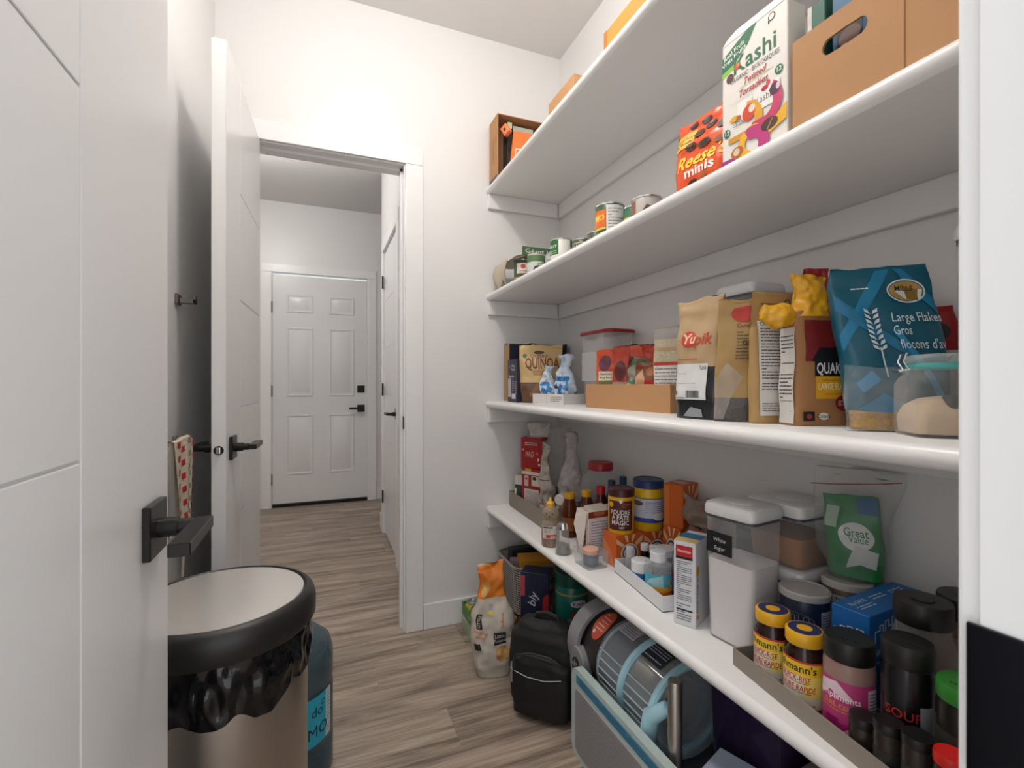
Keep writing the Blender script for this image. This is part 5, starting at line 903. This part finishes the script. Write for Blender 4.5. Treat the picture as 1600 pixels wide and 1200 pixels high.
cyl(-.085, .18, r_).build('clear_tank', clear('#d4dce4', .22, '#e6eef4', .06, .6), t)
cyl(-.02, .15, .062).build('filter_drum', mat('#b9a88a', .3, .8), t)
for x in (-.075, .04, .165):
    n = 40; mb = MB(); mb.tube([(x + .02 * math.cos(2 * math.pi * k / n) * .6, (r_ + .002) * math.sin(2 * math.pi * k / n), ax + (r_ + .002) * math.cos(2 * math.pi * k / n)) for k in range(n + 1)], .011 if x != -.075 else .004, 8, False); mb.build('tank_band', LB if x != -.075 else clear('#c4ccd4', .5), t)
mb = MB()
for k in range(9):
    a = R(-160 + k * 12); mb.tube([(-.08, (r_ + .001) * math.sin(a), ax + (r_ + .001) * math.cos(a)), (.175, (r_ + .001) * math.sin(a), ax + (r_ + .001) * math.cos(a))], .0022, 6)
mb.build('tank_ribs', clear('#dbe4ea', .5), t)
def on_tank(u, v, off=0):
    a = R(-62 + 62 * v); return Vector((-.08 + .26 * u, (r_ + off) * math.sin(a), ax + (r_ + off) * math.cos(a)))
on_tank.W = .26; on_tank.H = r_ * R(62); on_tank.cv = True
pr(t, on_tank, [('R', .08, .55, .35, .92, '#b9b6bc'), ('L', .1, .58, .33, .9, 5, '#5a5860'), ('R', .45, .45, .85, .9, '#1d232e'), ('L', .5, .5, .82, .86, 5, '#b9c0cc')], base=.002)
def on_dome(u, v, off=0):
    a = R(-80 + 70 * v); rr = .1175 + off; return Vector((-.15 + .065 * u, rr * math.sin(a), ax + rr * math.cos(a)))
on_dome.W = .065; on_dome.H = .143; on_dome.cv = True
pr(t, on_dome, [('E', .5, .62, .45, .36, '#cf5030'), ('L', .25, .45, .8, .9, 5, '#e8b0a0'), ('E', .3, .4, .08, .04, '#f0e0d8')], base=.002)
# handle strap: a broad grey loop over the far end, ending in a round hub
pts = [(-.215 + .012 * math.sin(R(a)) - (.0 if a > -70 else 0), .132 * math.sin(R(a)), ax + .128 * math.cos(R(a))) for a in range(-115, 41, 12)]
mb = MB(); rings = []
for k, p in enumerate(pts):
    a = R(-115 + 12 * k); c, s = math.cos(a), math.sin(a); wd = .034
    rings.append([(p[0] - .005, p[1], p[2]), (p[0] + wd + .02, p[1], p[2]), (p[0] + wd + .02, p[1] - .012 * s, p[2] - .012 * c), (p[0] - .005, p[1] - .012 * s, p[2] - .012 * c)])
mb.rings(rings).build('handle_loop', GR, t, 25)
MB().rings([[(-.165 + rr * math.cos(2 * math.pi * k / 28), yy, .222 + rr * 1.25 * math.sin(2 * math.pi * k / 28)) for k in range(28)] for rr, yy in ((.042, -.105), (.044, -.132), (.041, -.136))]).build('handle_hub', GR, t)
o = MB().rings([[(-.165 + rr * math.cos(2 * math.pi * k / 24), yy, .217 + rr * 1.3 * math.sin(2 * math.pi * k / 24)) for k in range(24)] for rr, yy in ((.022, -.136), (.022, -.139))]).build('hub_badge', mat('#55535a', .3, .6), t)
mb = MB()
for k in range(5): a = R(72 * k + 20); mb.tube([(-.165, -.140, .217), (-.165 + .018 * math.cos(a), -.140, .217 + .024 * math.sin(a))], .003, 6)
mb.build('badge_spokes', CHROME, t)
mb = MB().tube([(.15, -.115, .12), (.16, -.122, .2), (.175, -.12, .28), (.205, -.10, .31), (.225, -.08, .30)], [.018, .022, .022, .018, .010], 12); mb.build('hose_hook', LB, t)
MB().tube([(.185, -.12, .17), (.20, -.128, .155), (.222, -.128, .165), (.226, -.125, .20)], .006, 8).build('trigger', LB, t)
MB().lathe([(.001, 0), (.014, .002), (.014, .02), (.001, .022)], 16).build('knob', BLACKP, t).location = (.205, -.125, .10)
# steel pipe and stuff behind it
t = thing('steel_pipe', 'upright brushed steel tube with closed end, before the carpet cleaner', 'tube', (.742, .868, .0), -40)
MB().lathe([(.0158, 0), (.0158, .414), (.0148, .4165), (.001, .4165)], 28).build('tube_body', STEEL, t); MB().lathe([(.021, 0), (.021, .02), (.0165, .024)], 24).build('foot_collar', BLACKP, t)
t = thing('plastic_bin', 'dark violet translucent bin standing behind the steel tube', 'bin', (.955, .795, 0), -90)
MB().loft([(rrect(.19, .17, .03), 0), (rrect(.21, .19, .03), .40)], True, False).build('bin_body', clear('#3a2c4e', .6, '#8a78a8', .1, .8), t, 40)
p = [(x, y_, .40) for x, y_ in rrect(.215, .195, .032)]; p.append(p[0]); MB().tube(p, .005, 8, False).build('bin_rim', clear('#5a4a78', .7), t)
carton('food_box', 'dark red box inside the violet bin', 'box', (.955, .80, .003), -90, .12, .10, .33, mat('#6a1416', .5), front=[('L', .1, .5, .9, .7, 3, '#a86a5a')])
carton('food_box', 'pale blue paper box with black marks under near end of lowest shelf', 'box', (.80, .735, 0), -70, .13, .085, .285, mat('#9aa4b8', .6), front=[('T', .5, .82, .02, 'Ca', '#22242c', {'b': .02}), ('L', .15, .5, .85, .7, 4, '#4a5060')], right=[('L', .15, .4, .85, .8, 6, '#4a5060')], rot=(0, 0, R(-70)))
carton('food_box', 'grey-brown carton with faint print at near end of the floor row', 'box', (.90, .585, 0), -84, .15, .16, .34, mat('#7a7066', .7, vary=.1), front=[('L', .1, .6, .6, .9, 4, '#4a443e'), ('E', .3, .75, .08, .04, '#2a2622')])

# ================================================================ LEFT SIDE: BIN, WATER JUG, TOWEL, HOOKS
t = thing('trash_can', 'round stainless steel trash can with black rim and bag skirt', 'trash can', (-.188, 1.118, 0), 0)
MB().lathe([(.158, 0), (.160, .006), (.160, .585)], 48).build('can_body', STEEL, t)
MB().lathe([(.162, 0), (.165, .004), (.165, .03), (.161, .034)], 48, cap1=False).build('base_ring', BLACKP, t)
RIM = mat('#1d1c1b', .42)
MB().lathe([(.172, .598), (.176, .604), (.1765, .634), (.173, .648), (.166, .656), (.158, .659), (.154, .655)], 56, cap1=False).build('lid_ring', RIM, t)
MB().lathe([(.154, .652), (.152, .657), (.10, .6615), (.05, .663), (.001, .6635)], 56).build('lid_top', mat('#d9d5cf', .3, .55, bump=.02, vary=.05), t)
def skirt(k, j, n, m):
    a = 2 * math.pi * k / n; v = j / m; hem = .105 + .03 * noise.noise(Vector((math.cos(a) * 2.2, math.sin(a) * 2.2, 4.4))) + .02 * noise.noise(Vector((math.cos(a) * 4, math.sin(a) * 4, 1)))
    rr = .1655 + .012 * math.sin(min(1, v * 1.6) * math.pi * .5) * (.4 + .6 * abs(noise.noise(Vector((math.cos(a) * 5, math.sin(a) * 5, v * 1.2))))) + .007 * noise.noise(Vector((math.cos(a) * 8, math.sin(a) * 8, v * 2.5))) - .006 * v
    return (rr * math.cos(a), rr * math.sin(a), .600 - v * hem)
MB().rings([[skirt(k, j, 160, 18) for k in range(160)] for j in range(19)], False, False).build('bag_skirt', mat('#0b0b0d', .10, bump=.35, bscale=24, name='black_bin_liner'), t, 180)
t = thing('water_jug', 'translucent blue water jug with turquoise label behind the trash can', 'water jug', (-.098, 1.466, 0), -10)
JB = clear('#5b6f78', .40, '#a3b9c4', .08, .7)
prof = [(.10, 0), (.122, .006), (.128, .02), (.128, .10), (.124, .108), (.124, .116), (.128, .124), (.128, .245), (.124, .253), (.124, .261), (.128, .27), (.128, .335), (.120, .365), (.09, .392), (.05, .405), (.028, .412), (.026, .44)]
MB().lathe(prof, 44).build('jug_body', JB, t); MB().lathe([(.029, .425), (.030, .428), (.030, .452), (.027, .455), (.001, .455)], 24).build('cap', mat('#d6dce2', .4), t)
pr(t, Round(.1285, .13, .335, -20, 120), [('R', 0, 0, .62, .62, '#28a9c4'), ('R', .62, 0, .70, .62, '#c9d4d8'), ('L', .63, .05, .69, .58, 12, '#6a7a84'), ('T', .52, .42, .026, 'do', '#1c2c3c', {'b': 0}), ('E', .585, .50, .025, .035, '#1c2c3c'), ('E', .585, .50, .018, .025, '#28a9c4'), ('T', .53, .17, .030, 'MO', '#1c2c3c', {'b': 0})])
# coat hooks on the left wall
HK = mat('#7d7974', .3, .8)
def hook(label, y_, zz):
    t = thing('coat_hook', label, 'hook', (XC, y_, zz), 0, 'coat hooks on the left wall')
    MB().rbox(0, .008, -.022, .022, -.014, .014, .001, 1).build('back_plate', HK, t, 20)
    MB().rbox(.008, .048, -.010, .010, -.011, .003, .002, 1).rbox(.040, .048, -.010, .010, -.011, .014, .002, 1).build('hook_arm', HK, t, 20)
hook('square metal coat hook on the left wall, upper one without anything hung', 1.600, 1.325)
hook('metal coat hook on the left wall carrying the checked towel', 1.405, .945)
t = thing('hand_towel', 'woven beige towel with red checks hanging on the left wall', 'towel', (XC + .050, 1.430, .955), 0)
TW = mat('#c4b8a4', .9, bump=.6, bscale=240, vary=.1, vscale=120)
def towel(u, v, off=0):
    wd = .12 * (1 - .72 * v ** 1.3); a = (u - .5) * math.pi * 1.1; x = .020 * math.cos(a) * (1 - .4 * v) + .003 * math.sin(u * 21 + v * 3); y_ = (u - .5) * wd + .01 * v + .012
    top = -.012 * abs(u - .35) * 3
    return Vector((x + off, y_ - off * .6, top - v * .25 * (1 - .12 * u)))
towel.W = .12; towel.H = .25; towel.cv = True
mb = MB(); mb.grid(towel, 24, 36); mb.grid(lambda u, v: towel(u, v) + Vector((-.012 + .004 * v, .002, 0)), 24, 36); mb.grid(lambda u, v: towel(u, 0) + Vector((-.012 * v, .002 * v, .004 * math.sin(v * math.pi))), 24, 4); mb.build('towel_cloth', TW, t, 180)
items = []
for k in range(7):
    for j in range(14):
        if (k + j) % 2: continue
        items.append(('R', .04 + k * .135, j * .07 + .004, .04 + k * .135 + .075, j * .07 + .066, '#a8252a' if k % 4 < 2 else '#8a7a68'))
pr(t, towel, items, base=.0012, step=.00003)
MB().tube([(.0, .012, -.245), (.002, .016, -.30), (.0, .012, -.36)], .003, 6).build('tassel', TW, t)
